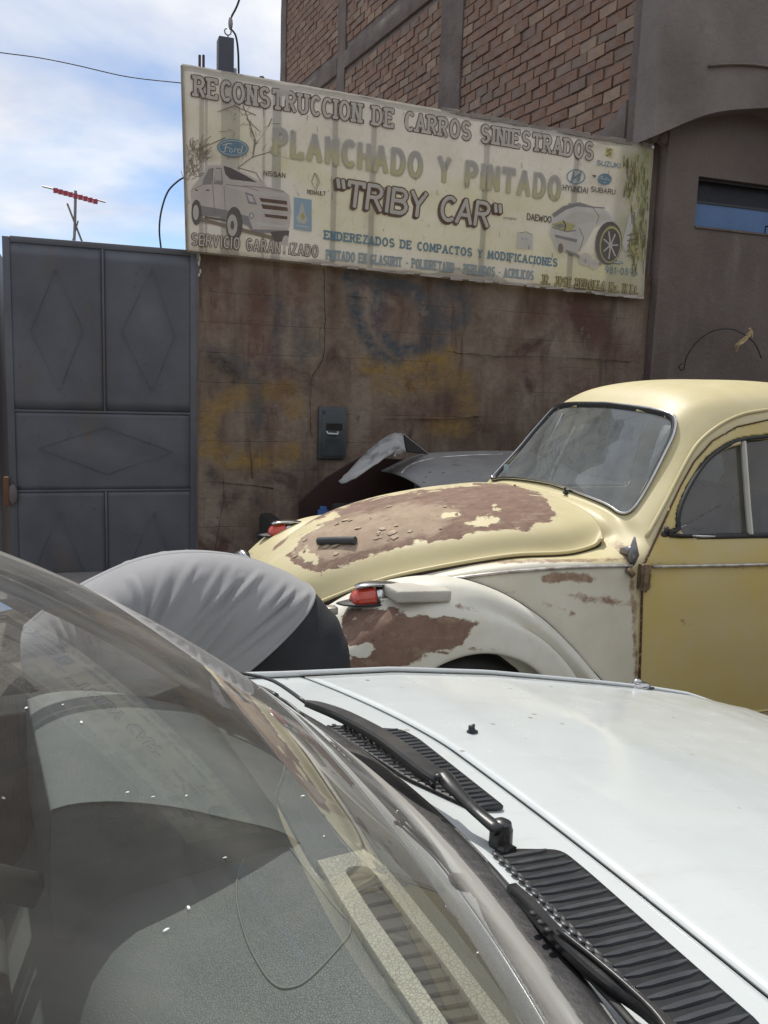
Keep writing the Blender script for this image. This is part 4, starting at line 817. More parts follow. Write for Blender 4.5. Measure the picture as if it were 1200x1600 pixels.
# folded rim along the bonnet's lower edge
for s_ in (0, -1):
    e = [tuple(p) for p in Hw[:, s_]]
    o = MB().tube(e[::3], .008, 6).build('bonnet_rim', M['paint'], bt_, smooth=True); pattrs(o, ()) 
gs_ = basic('dark_gap_rust', (.035, .022, .015), .9)
for s_ in (0, -1):
    e = [tuple(p+np.array([0, (-.004 if s_ == -1 else .004), -.013])) for p in Hw[:, s_]]; MB().tube(e[::3], .0055, 6).build('bonnet_gap', gs_, bt_)
# flakes lifting off the bonnet
fl = NT('paint_flake'); flm = fl.pbr(fl.mixc(fl.ramp(fl.noise(30), .35, .65), (.34, .245, .18, 1), (.50, .40, .27, 1)), .75)
b = MB()
for k in range(60):
    px, py = random.uniform(455, 720), random.uniform(786, 872)
    if sdf([(px, py)], [(450,850),(500,815),(620,788),(700,782),(725,800),(680,835),(600,852),(520,875),(460,870)])[0] < 0: continue
    c = onhood(px, py, .004); 
    if c is None: continue
    n = random.randint(5, 8); rr = random.uniform(.004, .016); a0 = random.random()*6; pts = []
    for i in range(n):
        a_ = a0+2*math.pi*i/n; r_ = rr*random.uniform(.55, 1.2); q_ = bvh.find_nearest(Vector(c)+Vector((r_*1.5*math.cos(a_), r_*math.sin(a_), 0)))
        up_ = q_[1] if q_[1].z > 0 else -q_[1]
        pts.append(np.array(q_[0]+up_*(.0275+.001+(.005*random.random() if i > n//2 else 0))))
    b.prism(pts, (0, 0, .0009))
b.build('paint_flake', flm, bt_)['kind'] = 'stuff'
# glass, seals and trim
def glassmat(name, tint, ior=1.5, dust_veil=.06, rough=.0, boost=1.0, dc=(.42, .38, .33, 1)):
    t = NT(name); tr = t.n('BsdfTransparent', {0: c4(tint)}); gl_ = t.n('BsdfGlossy', {'Color': (1, 1, 1, 1), 'Roughness': rough}); fac = t.math('MINIMUM', t.math('MULTIPLY', schlick(t), boost), 1.0)
    mx = t.n('MixShader', {0: fac, 1: tr.outputs[0], 2: gl_.outputs[0]}); df = t.n('BsdfDiffuse', {0: dc})
    m2 = t.n('MixShader', {0: t.mr(t.noise(6, 6, .7), .3, .7, dust_veil*.6, dust_veil*1.5), 1: mx.outputs[0], 2: df.outputs[0]}); t.t.links.new(m2.outputs[0], t.out.inputs[0]); return t.m
M['oldglass'] = glassmat('dusty_car_glass', (.62, .66, .66), dust_veil=.12, boost=1.4); M['screenglass'] = glassmat('sky_veil_screen_glass', (.72, .76, .76), dust_veil=.20, boost=1.8, dc=(.40, .43, .43, 1))  # old windscreen's neutral grey film also paints in the reflected sky
def loft_fill(loop2, f, off, name, mt, parent):   # fan-grid fill of an outline on the body surface
    L2 = np.array(loop2); c = L2.mean(0); R = 7; V = [f(*c, off)]; Fc = []
    n = len(L2)
    for k in range(1, R+1):
        for p in L2: V.append(f(*(c+(p-c)*k/R), off))
    V = [v if v is not None else V[0] for v in V]
    for i in range(n): Fc.append((0, 1+i, 1+(i+1) % n))
    for k in range(R-1):
        for i in range(n): a = 1+k*n; b_ = 1+(k+1)*n; Fc.append((a+i, b_+i, b_+(i+1) % n, a+(i+1) % n))
    return mesh(name, V, Fc, mt, parent, smooth=True)
def loop3(loop2, f, off): return [p for p in (f(*q, off) for q in loop2) if p is not None]
sh = lambda lp, k: (np.array(lp)-np.mean(lp, 0))*k+np.mean(lp, 0)
loft_fill(ws, frontpt, -.004, 'windscreen', M['screenglass'], bt_)
sh = lambda lp, k: (np.array(lp)-np.mean(lp, 0))*k+np.mean(lp, 0)
seal = MB().tube(loop3(sh(ws, .995), frontpt, .000), .0135, 8, closed=True, flat=.55).build('windscreen_seal', M['rubber'], bt_, smooth=True)
MB().tube(loop3(sh(ws, 1.012), frontpt, .009), .0055, 6, closed=True).build('chrome_strip', M['chrome'], seal, smooth=True)
for side in (-1, 1):
    f = lambda x, z, off=0, side=side: sidept(x, z, off, side)
    for lp, nm in ((dl, 'side_window'), (qwin, 'rear_side_window')):
        loft_fill(lp, f, -.006, nm, M['oldglass'], bt_)
        se = MB().tube(loop3(lp, f, .006), .0105, 8, closed=True, flat=.7).build('window_seal', M['rubber'], bt_, smooth=True)
    low = [q for q in dl if q[1] < 1.05]
    # vent window divider
    pts = [(2.345-.0, 1.008), (2.335, 1.12), (2.325, 1.24), (2.318, 1.37)]
    if side == -1: QP = [onbody(*p) for p in [(1170,836),(1166,790),(1162,735),(1159,692)]]
    pts = [(p[0], p[2]) for p in QP]
    MB().tube(loop3(pts, f, .008), .0145, 6, flat=.5).build('quarter_light_post', basic('dull_aluminium', (.50, .48, .41), .5, .1) if side == -1 else bpy.data.materials['dull_aluminium'], bt_)
    bl = [(2.055, 1.008), (2.10, 1.006), (2.2, 1.004), (2.34, 1.003)]
    MB().tube(loop3(bl, f, .006), .006, 6).build('window_trim', M['chrome'], bt_, smooth=True)
loft_fill(rwin, lambda w, z, off=0: (lambda h: np.array(h[0]+(h[1] if h[1].x > 0 else -h[1])*off))(bvh.ray_cast(Vector((6, CY-w, z)), Vector((-1, 0, 0)))), -.004, 'rear_window', M['oldglass'], bt_)
# door skins, standing 4 mm proud
dz = [(1.845,.34),(1.845,.50),(1.838,.70),(1.835,.86),(1.838,.92)]
ds = [onbody(*p) for p in [(1030,830),(1063,760),(1084,722),(1112,690),(1150,668),(1199,657)]]
ds = [(p[0], p[2]) for p in ds if p is not None]; print('doorseam', [(round(a, 3), round(b, 3)) for a, b in ds])
door_o = dz+ds+[(2.55,1.43),(2.72,1.42),(2.82,1.38),(2.86,1.2),(2.87,.95),(2.87,.6),(2.86,.36),(2.8,.34),(2.3,.34)]
def door(side):
    f = lambda x, z, off=0: sidept(x, z, off, side)
    n = 190; NZ = 200; xs_ = np.linspace(1.8, 2.9, n); zs_ = np.linspace(.32, 1.46, NZ); Vd = []; idx = {}
    O_ = np.array(door_o); D1 = sdf([(x, z) for x in xs_ for z in zs_], O_); D2 = sdf([(x, z) for x in xs_ for z in zs_], dl); k = 0; Fc = []
    inside = np.minimum(D1, -D2-.012).reshape(n, NZ)
    def snap(x, z, d1, d2):
        p = np.array([x, z]); o = O_ if abs(d1) < abs(d2+.012) else None
        if o is None: return p
        best = min(((lambda a, b_: (lambda t: (np.hypot(*(p-(a+(b_-a)*t))), tuple(a+(b_-a)*t)))(min(1, max(0, ((p-a)@(b_-a))/((b_-a)@(b_-a)+1e-12)))))(a, b_) for a, b_ in zip(o, np.roll(o, -1, 0))), key=lambda q: q[0]); return np.array(best[1])
    D1 = D1.reshape(n, NZ); D2 = D2.reshape(n, NZ)
    def vid(i, j):
        if (i, j) not in idx:
            x, z = xs_[i], zs_[j]
            if inside[i, j] < .006 and abs(D1[i, j]) < .02: x, z = snap(x, z, D1[i, j], D2[i, j])
            p = f(x, z, .006)
            if p is None: p = np.array([x, CY+side*.6, z])
            idx[(i, j)] = len(Vd); Vd.append(p)
        return idx[(i, j)]
    for i in range(n-1):
        for j in range(NZ-1):
            if max(inside[i, j], inside[i+1, j], inside[i, j+1], inside[i+1, j+1]) > 0 and min(inside[i, j], inside[i+1, j], inside[i, j+1], inside[i+1, j+1]) > -.012:
                q = (vid(i, j), vid(i+1, j), vid(i+1, j+1), vid(i, j+1)); Fc.append(q if side == -1 else q[::-1])
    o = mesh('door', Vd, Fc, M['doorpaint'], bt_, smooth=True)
    V_ = np.array(Vd); q = topx(V_); attr(o, 'white', np.zeros(len(V_))); 
    r_ = np.zeros(len(V_)); 
    if side == -1:
        for ln, k_, w_ in ([(1008,880),(1200,888)], .38, 3), ([(1000,900),(996,1060)], .6, 5), ([(1012,900),(1012,915)], .6, 8), ([(1065,970),(1090,985)], .3, 6): r_ = np.maximum(r_, k_*np.exp(-(sline(q, ln)/w_)**2))
    attr(o, 'rust', r_); attr(o, 'peel', np.full(len(V_), -3.0)); attr(o, 'bare', np.full(len(V_), -3.0)); solid(o, .005, -1)
    ed = loop3(door_o[:len(dz)+len(ds)+1], f, .0065)
    MB().tube(ed, [.0045]*(len(dz)+1)+[.0034]*(len(ed)-len(dz)-1), 5).build('door_seam', basic('rusty_seam', (.07, .035, .02), .9) if side == -1 else bpy.data.materials['rusty_seam'], o)
    return o
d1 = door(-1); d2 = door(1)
fs = lambda x, z, off=0: sidept(x, z, off, -1)
# rain gutter over the door
gpts = [onbody(*p, .004) for p in [(1010,840),(1040,785),(1072,722),(1093,690),(1125,664),(1160,648),(1199,641)]]; gpts = [p for p in gpts if p is not None]
gx = cr1(np.array(gpts), 5); o = MB().tube([tuple(p) for p in gx], .007, 6).build('rain_gutter', M['paint'], bt_, smooth=True); pattrs(o, ())
# waist moulding: front quarter and door
mm = basic('pitted_moulding', (.48, .46, .42), .35, .6, var=.3, scale=30, dirt=(.25, .15, .1))
P = loop3([(1.08,.84),(1.2,.868),(1.35,.893),(1.5,.908),(1.65,.916),(1.79,.916)], fs, .006); MB().tube(cr1(np.array(P), 4), .0075, 6, flat=.8).build('waist_moulding', mm, bt_, smooth=True)
P = loop3([(1.87,.912),(2.2,.905),(2.5,.902),(2.84,.90)], fs, .012); MB().tube(cr1(np.array(P), 4), .0075, 6, flat=.8).build('waist_moulding', mm, bt_, smooth=True)
# hinge, mirror stub, drain lamp and caps
hg = basic('rusty_hinge', (.17, .12, .07), .7, .3, var=.4, scale=40)
p = onbody(1001, 900, .01); MB().box((p[0]-.015, p[1]-.018, p[2]-.045), (p[0]+.022, p[1]+.01, p[2]+.045)).tube([p+np.array([.0, -.02, -.05]), p+np.array([0, -.02, .05])], .009, 8).build('door_hinge', hg, bt_, bevel=.003)
p = onbody(975, 862, .0); MB().tube([p, p+np.array([.0, -.035, .01]), p+np.array([.004, -.055, .02])], [.02, .018, .012], 8).tube([p+np.array([.0, -.045, -.04]), p+np.array([.004, -.05, .0]), p+np.array([.006, -.045, .062])], [.012, .02, .003], 8).build('mirror_stub', basic('grey_cast_metal', (.22, .21, .22), .35, .7), bt_, smooth=True)
p = onbody(982, 893, .004); MB().tube([p+np.array([-.01, 0, .01]), p+np.array([.01, -.015, -.012])], .011, 7).build('bracket_remnant', hg, bt_, smooth=True)
p = onbody(1038, 835, .006); MB().ell(p, (.017, .008, .017), 10, 6).tube([p, p+np.array([0, -.006, .026])], .009, 7).build('mirror_mount', M['plastic'], bt_, smooth=True)
for x, y in ((806, 768), (885, 772), (820, 770), (845, 765)):
    p = onbody(x, y, .008)
    if p is not None and x in (806, 885): MB().ell(p, (.012, .012, .008), 8, 5).tube([p, p+np.array([-.006, -.004, .022])], .005, 5).build('washer_jet', M['plastic'], bt_, smooth=True)
p = onbody(1055, 838, .012)
# fenders
ax = 1.19; az_ = .33
prof = [(186,.62,.36),(172,.64,.42),(155,.63,.47),(135,.60,.52),(117,.575,.56),(98,.545,.60),(80,.51,.635),(60,.48,.665),(40,.475,.69),(22,.51,.70),(8,.60,.70),(-3,.70,.70)]
def fender(side, ax, prof, flip=1, name='front_fender', lipr=.345):
    secs = []
    for th, r, wi in prof:
        a_ = math.radians(th); c, s_ = math.cos(a_)*flip, math.sin(a_)
        pts = [(r-.03, wi-.10), (r, wi-.02), (r+.012, wi+.04), (r+.008, wi+.08+.3*(.70-wi)), (r-.015, wi+.10+.45*(.70-wi)), (r-.05, .775), (lipr+.06+.3*(r-lipr-.06), .80), (lipr+.035, .812), (lipr+.004, .815), (lipr, .808), (lipr+.006, .79)]
        secs.append([(ax+c*q, w_, az_+s_*q) for q, w_ in pts])
    P = np.array(secs); P = cr1(P, 8); P = cr1(P.transpose(1, 0, 2), 6).transpose(1, 0, 2); P[..., 1] = CY+side*P[..., 1]
    V, Fc = grid(P); o = mesh(name, V, Fc, M['paint'], bt_, smooth=True); pattrs(o, ('fender',) if (side == -1 and flip == 1) else ()); 
    if side == 1 or flip == -1: 
        pass
    solid(o, .006, 1 if side*flip == -1 else -1); return o, P
fn, FP = fender(-1, ax, prof); fender(1, ax, prof)
rprof = [(186,.62,.60),(165,.56,.62),(140,.53,.62),(115,.52,.60),(90,.52,.58),(65,.52,.54),(40,.54,.50),(20,.58,.46),(5,.62,.42),(-6,.64,.38)]
rp_ = [(180-a_, b_, c_) for a_, b_, c_ in rprof]
fender(-1, 3.65, rprof, 1, 'rear_fender'); fender(1, 3.65, rprof, 1, 'rear_fender')
# beading where fender meets body
fv = BVHTree.FromPolygons([Vector(v) for v in grid(FP)[0]], grid(FP)[1])
bead = []
for th in range(130, -1, -3):
    a_ = math.radians(th); c, s_ = math.cos(a_), math.sin(a_)
    # find where the fender skin crosses the body flank
    i = int(np.clip(np.interp(th, [p[0] for p in prof[::-1]], list(range(len(prof)))[::-1]), 0, len(prof)-1)*8); best = None
    for j in range(0, FP.shape[1]//2):
        p = FP[min(i, FP.shape[0]-1), j]; q = sidept(p[0], p[2], 0, -1)
        if q is None: continue
        d = p[1]-q[1]
        if d < 0.004: best = p+np.array([0, -.006, .003]); break
    if best is not None: bead.append(best)
if len(bead) > 4: MB().tube([tuple(p) for p in bead], .008, 6).build('fender_beading', M['rubber'], bt_, smooth=True)
print('bead', topx(np.array(bead))[::6].round())
# wheels
def wheel(x, side):
    y = CY+side*.66; w = MB(); n = 28; V = []
    pr_ = [(.20,.07),(.27,.075),(.305,.06),(.318,.03),(.318,-.03),(.305,-.06),(.27,-.075),(.20,-.07)]
    P = np.array([[(x+r*math.cos(t), y+q, .33+r*math.sin(t)) for r, q in pr_] for t in np.linspace(0, 2*math.pi, n+1)]); V, Fc = grid(P); w.add(V, Fc)
    o = w.build('wheel', M['rubber'], bt_, smooth=True)
    b = MB(); pr2 = [(.0,.05),(.06,.05),(.09,.03),(.15,.03),(.19,.055),(.205,.07),(.205,-.06),(0,-.06)]; P = np.array([[(x+r*math.cos(t), y+side*q, .33+r*math.sin(t)) for r, q in pr2] for t in np.linspace(0, 2*math.pi, n+1)]); V, Fc = grid(P); b.add(V, Fc); b.build('rim', M['steel'], o, smooth=True)
for x in (ax, 3.65):
    for s_ in (-1, 1): wheel(x, s_)
# dark inner wings and floor so that nothing shows through the arches
ui = basic('dark_underbody', (.02, .018, .016), .9)
MB().box((.7, CY-.50, .24), (4.2, CY+.50, .42)).build('floor_pan', ui, bt_)
for s_ in (-1, 1):
    for x in (ax, 3.65):
        P = np.array([[(x+.42*math.cos(t), CY+s_*w_, .33+.40*math.sin(t)) for w_ in (.46, .60, .78)] for t in np.linspace(-.2, math.pi+.2, 20)]); V, Fc = grid(P); mesh('inner_wing', V, Fc, ui, bt_)
        c = MB(); c.add([(x, CY+s_*.47, .33)]+[(x+.42*math.cos(t), CY+s_*.47, .33+.40*math.sin(t)) for t in np.linspace(-.2, math.pi+.2, 20)], [(0, i, i+1) for i in range(1, 20)]); c.build('inner_wing_plate', ui, bt_)
    MB().tube([(1.75, CY+s_*.70, .30), (3.15, CY+s_*.70, .30)], .07, 8, flat=.35).build('running_board', M['rubber'], bt_)
# headlights, bumper
for s_ in (-1, 1):
    hl = MB().ell((.70, CY+s_*.57, .66), (.05, .09, .10), 16, 10, Matrix.Rotation(-.35, 3, 'Y')).build('headlight', M['chrome'], bt_, smooth=True)
    MB().ell((.685, CY+s_*.57, .665), (.045, .08, .088), 16, 10, Matrix.Rotation(-.35, 3, 'Y')).build('lens', M['oldglass'], hl, smooth=True)
MB().tube(cr1(np.array([(.52, CY-.72, .42), (.42, CY-.6, .42), (.36, CY-.3, .42), (.35, CY, .42), (.36, CY+.3, .42), (.42, CY+.6, .42), (.52, CY+.72, .42)]), 5), .05, 8, flat=.7).build('front_bumper', M['chrome'], bt_, smooth=True)
MB().tube(cr1(np.array([(4.4, CY-.7, .42), (4.5, CY-.5, .42), (4.54, CY, .42), (4.5, CY+.5, .42), (4.4, CY+.7, .42)]), 5), .05, 8, flat=.7).build('rear_bumper', M['chrome'], bt_, smooth=True)
# turn signals
redl = NT('red_lens'); redm = redl.pbr((.58, .06, .03, 1), .18, 0, None, Coat_Weight=.6, Transmission_Weight=.15)
fbv = BVHTree.FromPolygons([Vector(v) for v in grid(FP)[0]], grid(FP)[1])
def onfender(px, py, off=0):
    d = Vector(ray(px, py)).normalized(); h = fbv.ray_cast(Vector(CO), d)
    if h[0] is None: return None
    n = h[1]; n = -n if n.dot(d) > 0 else n; return np.array(h[0]+n*off)
pf = onfender(580, 940); print('signal at', pf)
def signal(s_):
    x0 = pf[0]-.035; z0 = pf[2]-.004; yc = CY+s_*(CY-pf[1]-.01)-(.05 if s_ > 0 else 0); z0 -= (.012 if s_ > 0 else 0)
    secs = [(x0-.030,.012,.010),(x0-.026,.028,.028),(x0-.012,.037,.042),(x0+.02,.040,.050),(x0+.045,.040,.052)]
    def bod(secs, zb):
        P = np.array([[(x, yc+w_*math.cos(t), zb+(x-x0)*.02+h_*math.sin(t)**.8) for t in np.linspace(0, math.pi, 11)] for x, w_, h_ in secs]); return cr1(P, 3)
    V, Fc = grid(bod(secs, z0)); sgl = mesh('turn_signal', V, Fc, redm, bt_, smooth=True); solid(sgl, .003, 0)
    P = bod([(x0+.047,.040,.052),(x0+.09,.038,.050),(x0+.13,.030,.040),(x0+.17,.016,.022),(x0+.19,.005,.008)], z0); V, Fc = grid(P); h_ = mesh('lamp_housing', V, Fc, M['chrome'], sgl, smooth=True); solid(h_, .002, 0)
    P = np.array([[(x, yc+w_*math.cos(t), z0+z_+.006*math.sin(t)) for t in np.linspace(0, math.pi, 9)] for x, w_, z_ in [(x0-.015,.014,.050),(x0+.01,.026,.057),(x0+.05,.026,.060),(x0+.10,.024,.057),(x0+.15,.014,.046),(x0+.20,.006,.03)]]); V, Fc = grid(cr1(P, 3)); cap_ = mesh('chrome_cap', V, Fc, M['chrome'], sgl, smooth=True); solid(cap_, .004, 0)
    MB().ell((x0+.03, yc, z0), (.11, .05, .008), 14, 6).build('gasket', M['rubber'], sgl, smooth=True)
signal(-1); signal(1)
p = onfender(527, 938, .004)
if p is None: p = np.array([pf[0]-.13, pf[1]+.02, pf[2]-.03])
MB().box(p-np.array([.02,.02,.008]), p+np.array([.022,.02,.016])).build('headlamp_ring_lug', basic('bent_trim', (.35, .33, .30), .4, .7), bt_, bevel=.004)
# interior
inn = basic('dark_upholstery', (.05, .05, .055), .8); sea = basic('worn_seat_cover', (.16, .16, .165), .85)
for s_ in (-1, 1):
    st_ = MB().box((2.45, CY+s_*.34-.22, .42), (2.95, CY+s_*.34+.22, .60)).build('front_seat', sea, bt_, bevel=.05, seg=3); MB().box((2.88, CY+s_*.34-.21, .605), (3.0, CY+s_*.34+.21, 1.08)).build('seat_back', sea, bt_, bevel=.05, seg=3)
MB().box((3.35, CY-.5, .45), (3.5, CY+.5, 1.02)).build('rear_seat', sea, bt_, bevel=.05, seg=3)
MB().box((1.93, CY-.60, .78), (2.10, CY+.60, 1.02)).build('dashboard', inn, bt_, bevel=.03, seg=3)
swc = np.array([2.27, CY-.34, 1.0]); P = [swc+np.array([.19*math.sin(.9)*math.cos(t)*.6, .19*math.sin(t), .19*math.cos(t)*.8]) for t in np.linspace(0, 2*math.pi, 28)[:-1]]
w_ = MB().tube(P, .012, 6, closed=True); w_.tube([P[7], swc, P[20]], .01, 6).tube([swc, (2.08, CY-.34, .92)], .02, 6); w_.build('steering_wheel', inn, bt_, smooth=True)
MB().tube([(2.16, CY, 1.44), (2.20, CY, 1.36)], .006, 5).box((2.195, CY-.10, 1.31), (2.215, CY+.10, 1.365)).build('rear_view_mirror', inn, bt_)
MB().tube([(2.105, CY+.30, 1.40), (2.04, CY+.29, 1.28)], .007, 5).build('screen_scratch', basic('pale_scrape', (.5, .5, .48), .6), bt_)
p = frontpt(-.50, 1.125, -.001); MB().box(p-np.array([.001, .025, .02]), p+np.array([.001, .025, .02])).build('sticker', basic('faded_sticker', (.30, .42, .42), .6), bt_)
# things lying on the car
p = onhood(500, 850, .014); q = onhood(557, 849, .014)
st_ = MB().tube([p, p+(q-p)*.5+np.array([0,0,.001]), q], .0145, 12); o = st_.build('rubber_hose', basic('grey_rubber', (.05, .052, .055), .7, bs=.3), None, auto=40); tag(o, 'short grey rubber tube lying on the peeling brown bonnet', 'tube')
b = MB(); c = onfender(655, 945); c = c if c is not None else np.array([pf[0]+.15, pf[1], pf[2]+.02])
Rz = Matrix.Rotation(math.radians(5), 3, 'Z') @ Matrix.Rotation(math.radians(3), 3, 'Y')
for sx_ in (-1, 1):
    for sy_ in (-1, 1):
        for sz_ in (0, 1): b.v.append(tuple(np.array(Rz @ Vector((sx_*.095, sy_*.062, sz_*.038)))+c+np.array([.0, .030, .014])))
b.f = [(0,1,3,2),(4,6,7,5),(0,4,5,1),(2,3,7,6),(0,2,6,4),(1,5,7,3)]
o = b.build('sanding_block', basic('pale_grey_foam', (.46, .44, .38), .95, bs=.5, bscale=120), None, bevel=.007, seg=3); tag(o, 'pale grey rectangular sanding block lying on the white front fender behind the red turn signal', 'sanding block')
# ================================================================ wrecked grey car by the wall
wr = empty('wrecked_car', (2.9, 5.1, 0), 0, 'dull grey wrecked car with a crumpled raised panel between the yellow car and the wall', 'car')
gw_ = NT('dull_grey_paint'); gwc = gw_.mixc(gw_.ramp(gw_.noise(3, 6), .35, .65), (.20, .20, .20, 1), (.27, .27, .265, 1)); gwc = gw_.mixc(gw_.mr(gw_.noise(9, 7, .7), .58, .72, 0, .7), gwc, (.06, .045, .04, 1))
M['wreck'] = gw_.pbr(gwc, .42, 0, gw_.bump(gw_.noise(4, 4), .4, .03))
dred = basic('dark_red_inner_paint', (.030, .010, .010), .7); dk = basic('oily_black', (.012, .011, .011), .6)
fn_, ff_ = atY(672, 772, 4.62), atY(600, 738, 5.55)
mid = atY(622, 744, 5.0)
far = [atY(596, 736, 5.55), atY(650, 712, 5.62), atY(700, 707, 5.66), atY(760, 705, 5.68), atY(830, 706, 5.68)]
nearE = [atY(674, 773, 4.60), atY(705, 772, 4.58), atY(745, 766, 4.56), atY(790, 762, 4.55), atY(840, 760, 4.55)]
ns = 7; P = []
for k in range(5):
    a, c = np.array(nearE[k]), np.array(far[k]); P.append([a*(1-t)+c*t+np.array([0, 0, .045*math.sin(math.pi*t)*(1 if k else .6)]) for t in np.linspace(0, 1, ns)])
ext = [[np.array([3.0, q[1], q[2]+.0]) for q in P[-1]]]
P = np.array(P+ext); P = cr1(P, 4); P = cr1(P.transpose(1, 0, 2), 4).transpose(1, 0, 2)
V, Fc = grid(P); o = mesh('bonnet', V, Fc, M['wreck'], wr, smooth=True); solid(o, .01, 0)
slab = BVHTree.FromPolygons([Vector(v) for v in V], Fc)
def onslab(px, py, off=.004):
    h = slab.ray_cast(Vector(CO), Vector(ray(px, py)).normalized()); return None if h[0] is None else np.array(h[0])+np.array([0, 0, off])
pts = [onslab(*p) for p in [(627,741),(636,731),(650,724),(668,719),(700,714.5),(740,712),(785,710.5)]]; pts = [p for p in pts if p is not None]
if len(pts) > 3: MB().tube(cr1(np.array(pts), 4), [.004+.005*math.sin(i*1.1)**2 for i in range(4*(len(pts)-1)+1)], 6, flat=.5).build('pale_crease', basic('pale_edge', (.62, .62, .62), .5), wr, smooth=True)  # pale thin tube running along the crease of the slab
b = MB()
for k in range(16):
    p = onslab(random.uniform(660, 790), random.uniform(715, 760), .002)
    if p is not None: b.ell(p, (random.uniform(.008, .03), random.uniform(.008, .02), .002), 8, 4)
b.build('dirt_patch', basic('dark_stain', (.05, .045, .04), .9), wr)['kind'] = 'stuff'
# torn raised flap and the strut beside it
Fp = [(529,753,5.35),(548,733,5.4),(575,705,5.45),(600,684,5.5),(617,677,5.5),(630,679,5.45)]; Fq = [(535,756,5.3),(556,747,5.2),(584,727,5.2),(606,712,5.2),(624,703,5.2),(634,706,5.2)]
P = np.array([[atY(a[0], a[1], a[2])*(1-t)+atY(c[0], c[1], c[2])*t+np.array([0, 0, .02*math.sin(t*math.pi)*math.sin(i*2.0)]) for t in np.linspace(0, 1, 5)] for i, (a, c) in enumerate(zip(Fp, Fq))]); P = cr1(P, 4)
P += rng.uniform(-.003, .003, P.shape)
wf = NT('scuffed_white_metal'); wm = wf.pbr(wf.mixc(wf.mr(wf.noise(8, 7, .7), .5, .65, 0, .8), (.36, .355, .35, 1), (.12, .11, .10, 1)), .6, 0, wf.bump(wf.noise(12, 5), .4, .01))
V, Fc = grid(P); o = mesh('torn_flap', V, Fc, wm, wr, smooth=True); solid(o, .006, 0)
V = [atY(631,680,5.45), atY(636,706,5.25), atY(668,709,5.55), atY(650,694,5.5)]
o = mesh('flap_support', V, [(0,1,2,3)], dk, wr); solid(o, .01, 0)
MB().tube([atY(630,678,5.44), atY(669,709,5.54)], .0045, 6).build('strut', basic('dull_strut', (.3, .29, .28), .5), wr)
P = [atY(620+random.uniform(-4, 10), 706+random.uniform(-7, 8), 5.2) for _ in range(5)]; MB().tube(P, .008, 5).ell(atY(624, 706, 5.2), (.03, .02, .025), 7, 5).build('torn_scrap', wm, wr)
# dark engine bay: walls, inner panel, floor, body sides
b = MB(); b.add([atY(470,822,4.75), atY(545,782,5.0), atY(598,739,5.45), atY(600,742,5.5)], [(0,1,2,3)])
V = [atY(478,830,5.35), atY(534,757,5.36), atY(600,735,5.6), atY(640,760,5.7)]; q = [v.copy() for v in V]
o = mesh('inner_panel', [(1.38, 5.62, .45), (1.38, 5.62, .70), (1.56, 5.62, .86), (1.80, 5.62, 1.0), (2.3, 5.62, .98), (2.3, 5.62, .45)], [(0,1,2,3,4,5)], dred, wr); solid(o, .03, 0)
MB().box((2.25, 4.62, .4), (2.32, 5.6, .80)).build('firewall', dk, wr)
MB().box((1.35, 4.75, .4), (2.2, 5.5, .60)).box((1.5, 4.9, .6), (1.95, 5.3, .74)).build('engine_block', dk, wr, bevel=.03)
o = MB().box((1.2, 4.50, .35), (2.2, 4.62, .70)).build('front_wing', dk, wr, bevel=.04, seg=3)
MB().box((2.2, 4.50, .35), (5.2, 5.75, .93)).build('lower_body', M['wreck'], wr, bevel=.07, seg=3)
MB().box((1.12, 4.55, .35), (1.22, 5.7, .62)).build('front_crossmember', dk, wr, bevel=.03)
# cabin
def frust(x0, x1, x2, x3, y0, y1, i, z0, z1, name, mt):
    b = MB(); b.add([(x0,y0,z0),(x3,y0,z0),(x3,y1,z0),(x0,y1,z0),(x1,y0+i,z1),(x2,y0+i,z1),(x2,y1-i,z1),(x1,y1-i,z1)], [(3,2,1,0),(4,5,6,7),(0,1,5,4),(1,2,6,5),(2,3,7,6),(3,0,4,7)]); return b.build(name, mt, wr, bevel=.03)
frust(3.25, 3.7, 4.5, 4.95, 4.55, 5.7, .10, .93, 1.36, 'greenhouse', basic('dirty_dark_glass', (.10, .105, .11), .25))
frust(3.62, 3.68, 4.52, 4.60, 4.60, 5.65, .05, 1.355, 1.42, 'roof', M['wreck'])
MB().tube([(3.26, 4.56, .93), (3.69, 4.66, 1.37)], .03, 6).build('windscreen_pillar', M['wreck'], wr); MB().tube([(3.26, 5.69, .93), (3.69, 5.6, 1.37)], .03, 6).build('windscreen_pillar', M['wreck'], wr)
for x in (1.75, 4.5):
    for y in (4.6, 5.6): MB().tube([(x, y-.08, .3), (x, y+.08, .3)], .30, 20).build('wheel', M['rubber'], wr, bevel=.02)
cn = MB(); c = atY(505, 800, 4.56); cn.tube([(c[0], 4.56, .70), (c[0], 4.56, c[2]+.01)], .032, 12).tube([(c[0], 4.56, c[2]+.01), (c[0], 4.56, c[2]+.03)], .02, 10)
tag(cn.build('blue_can', basic('blue_can_paint', (.02, .08, .25), .35), None, auto=40), 'small blue can standing on the wrecked car behind the yellow bonnet', 'can')
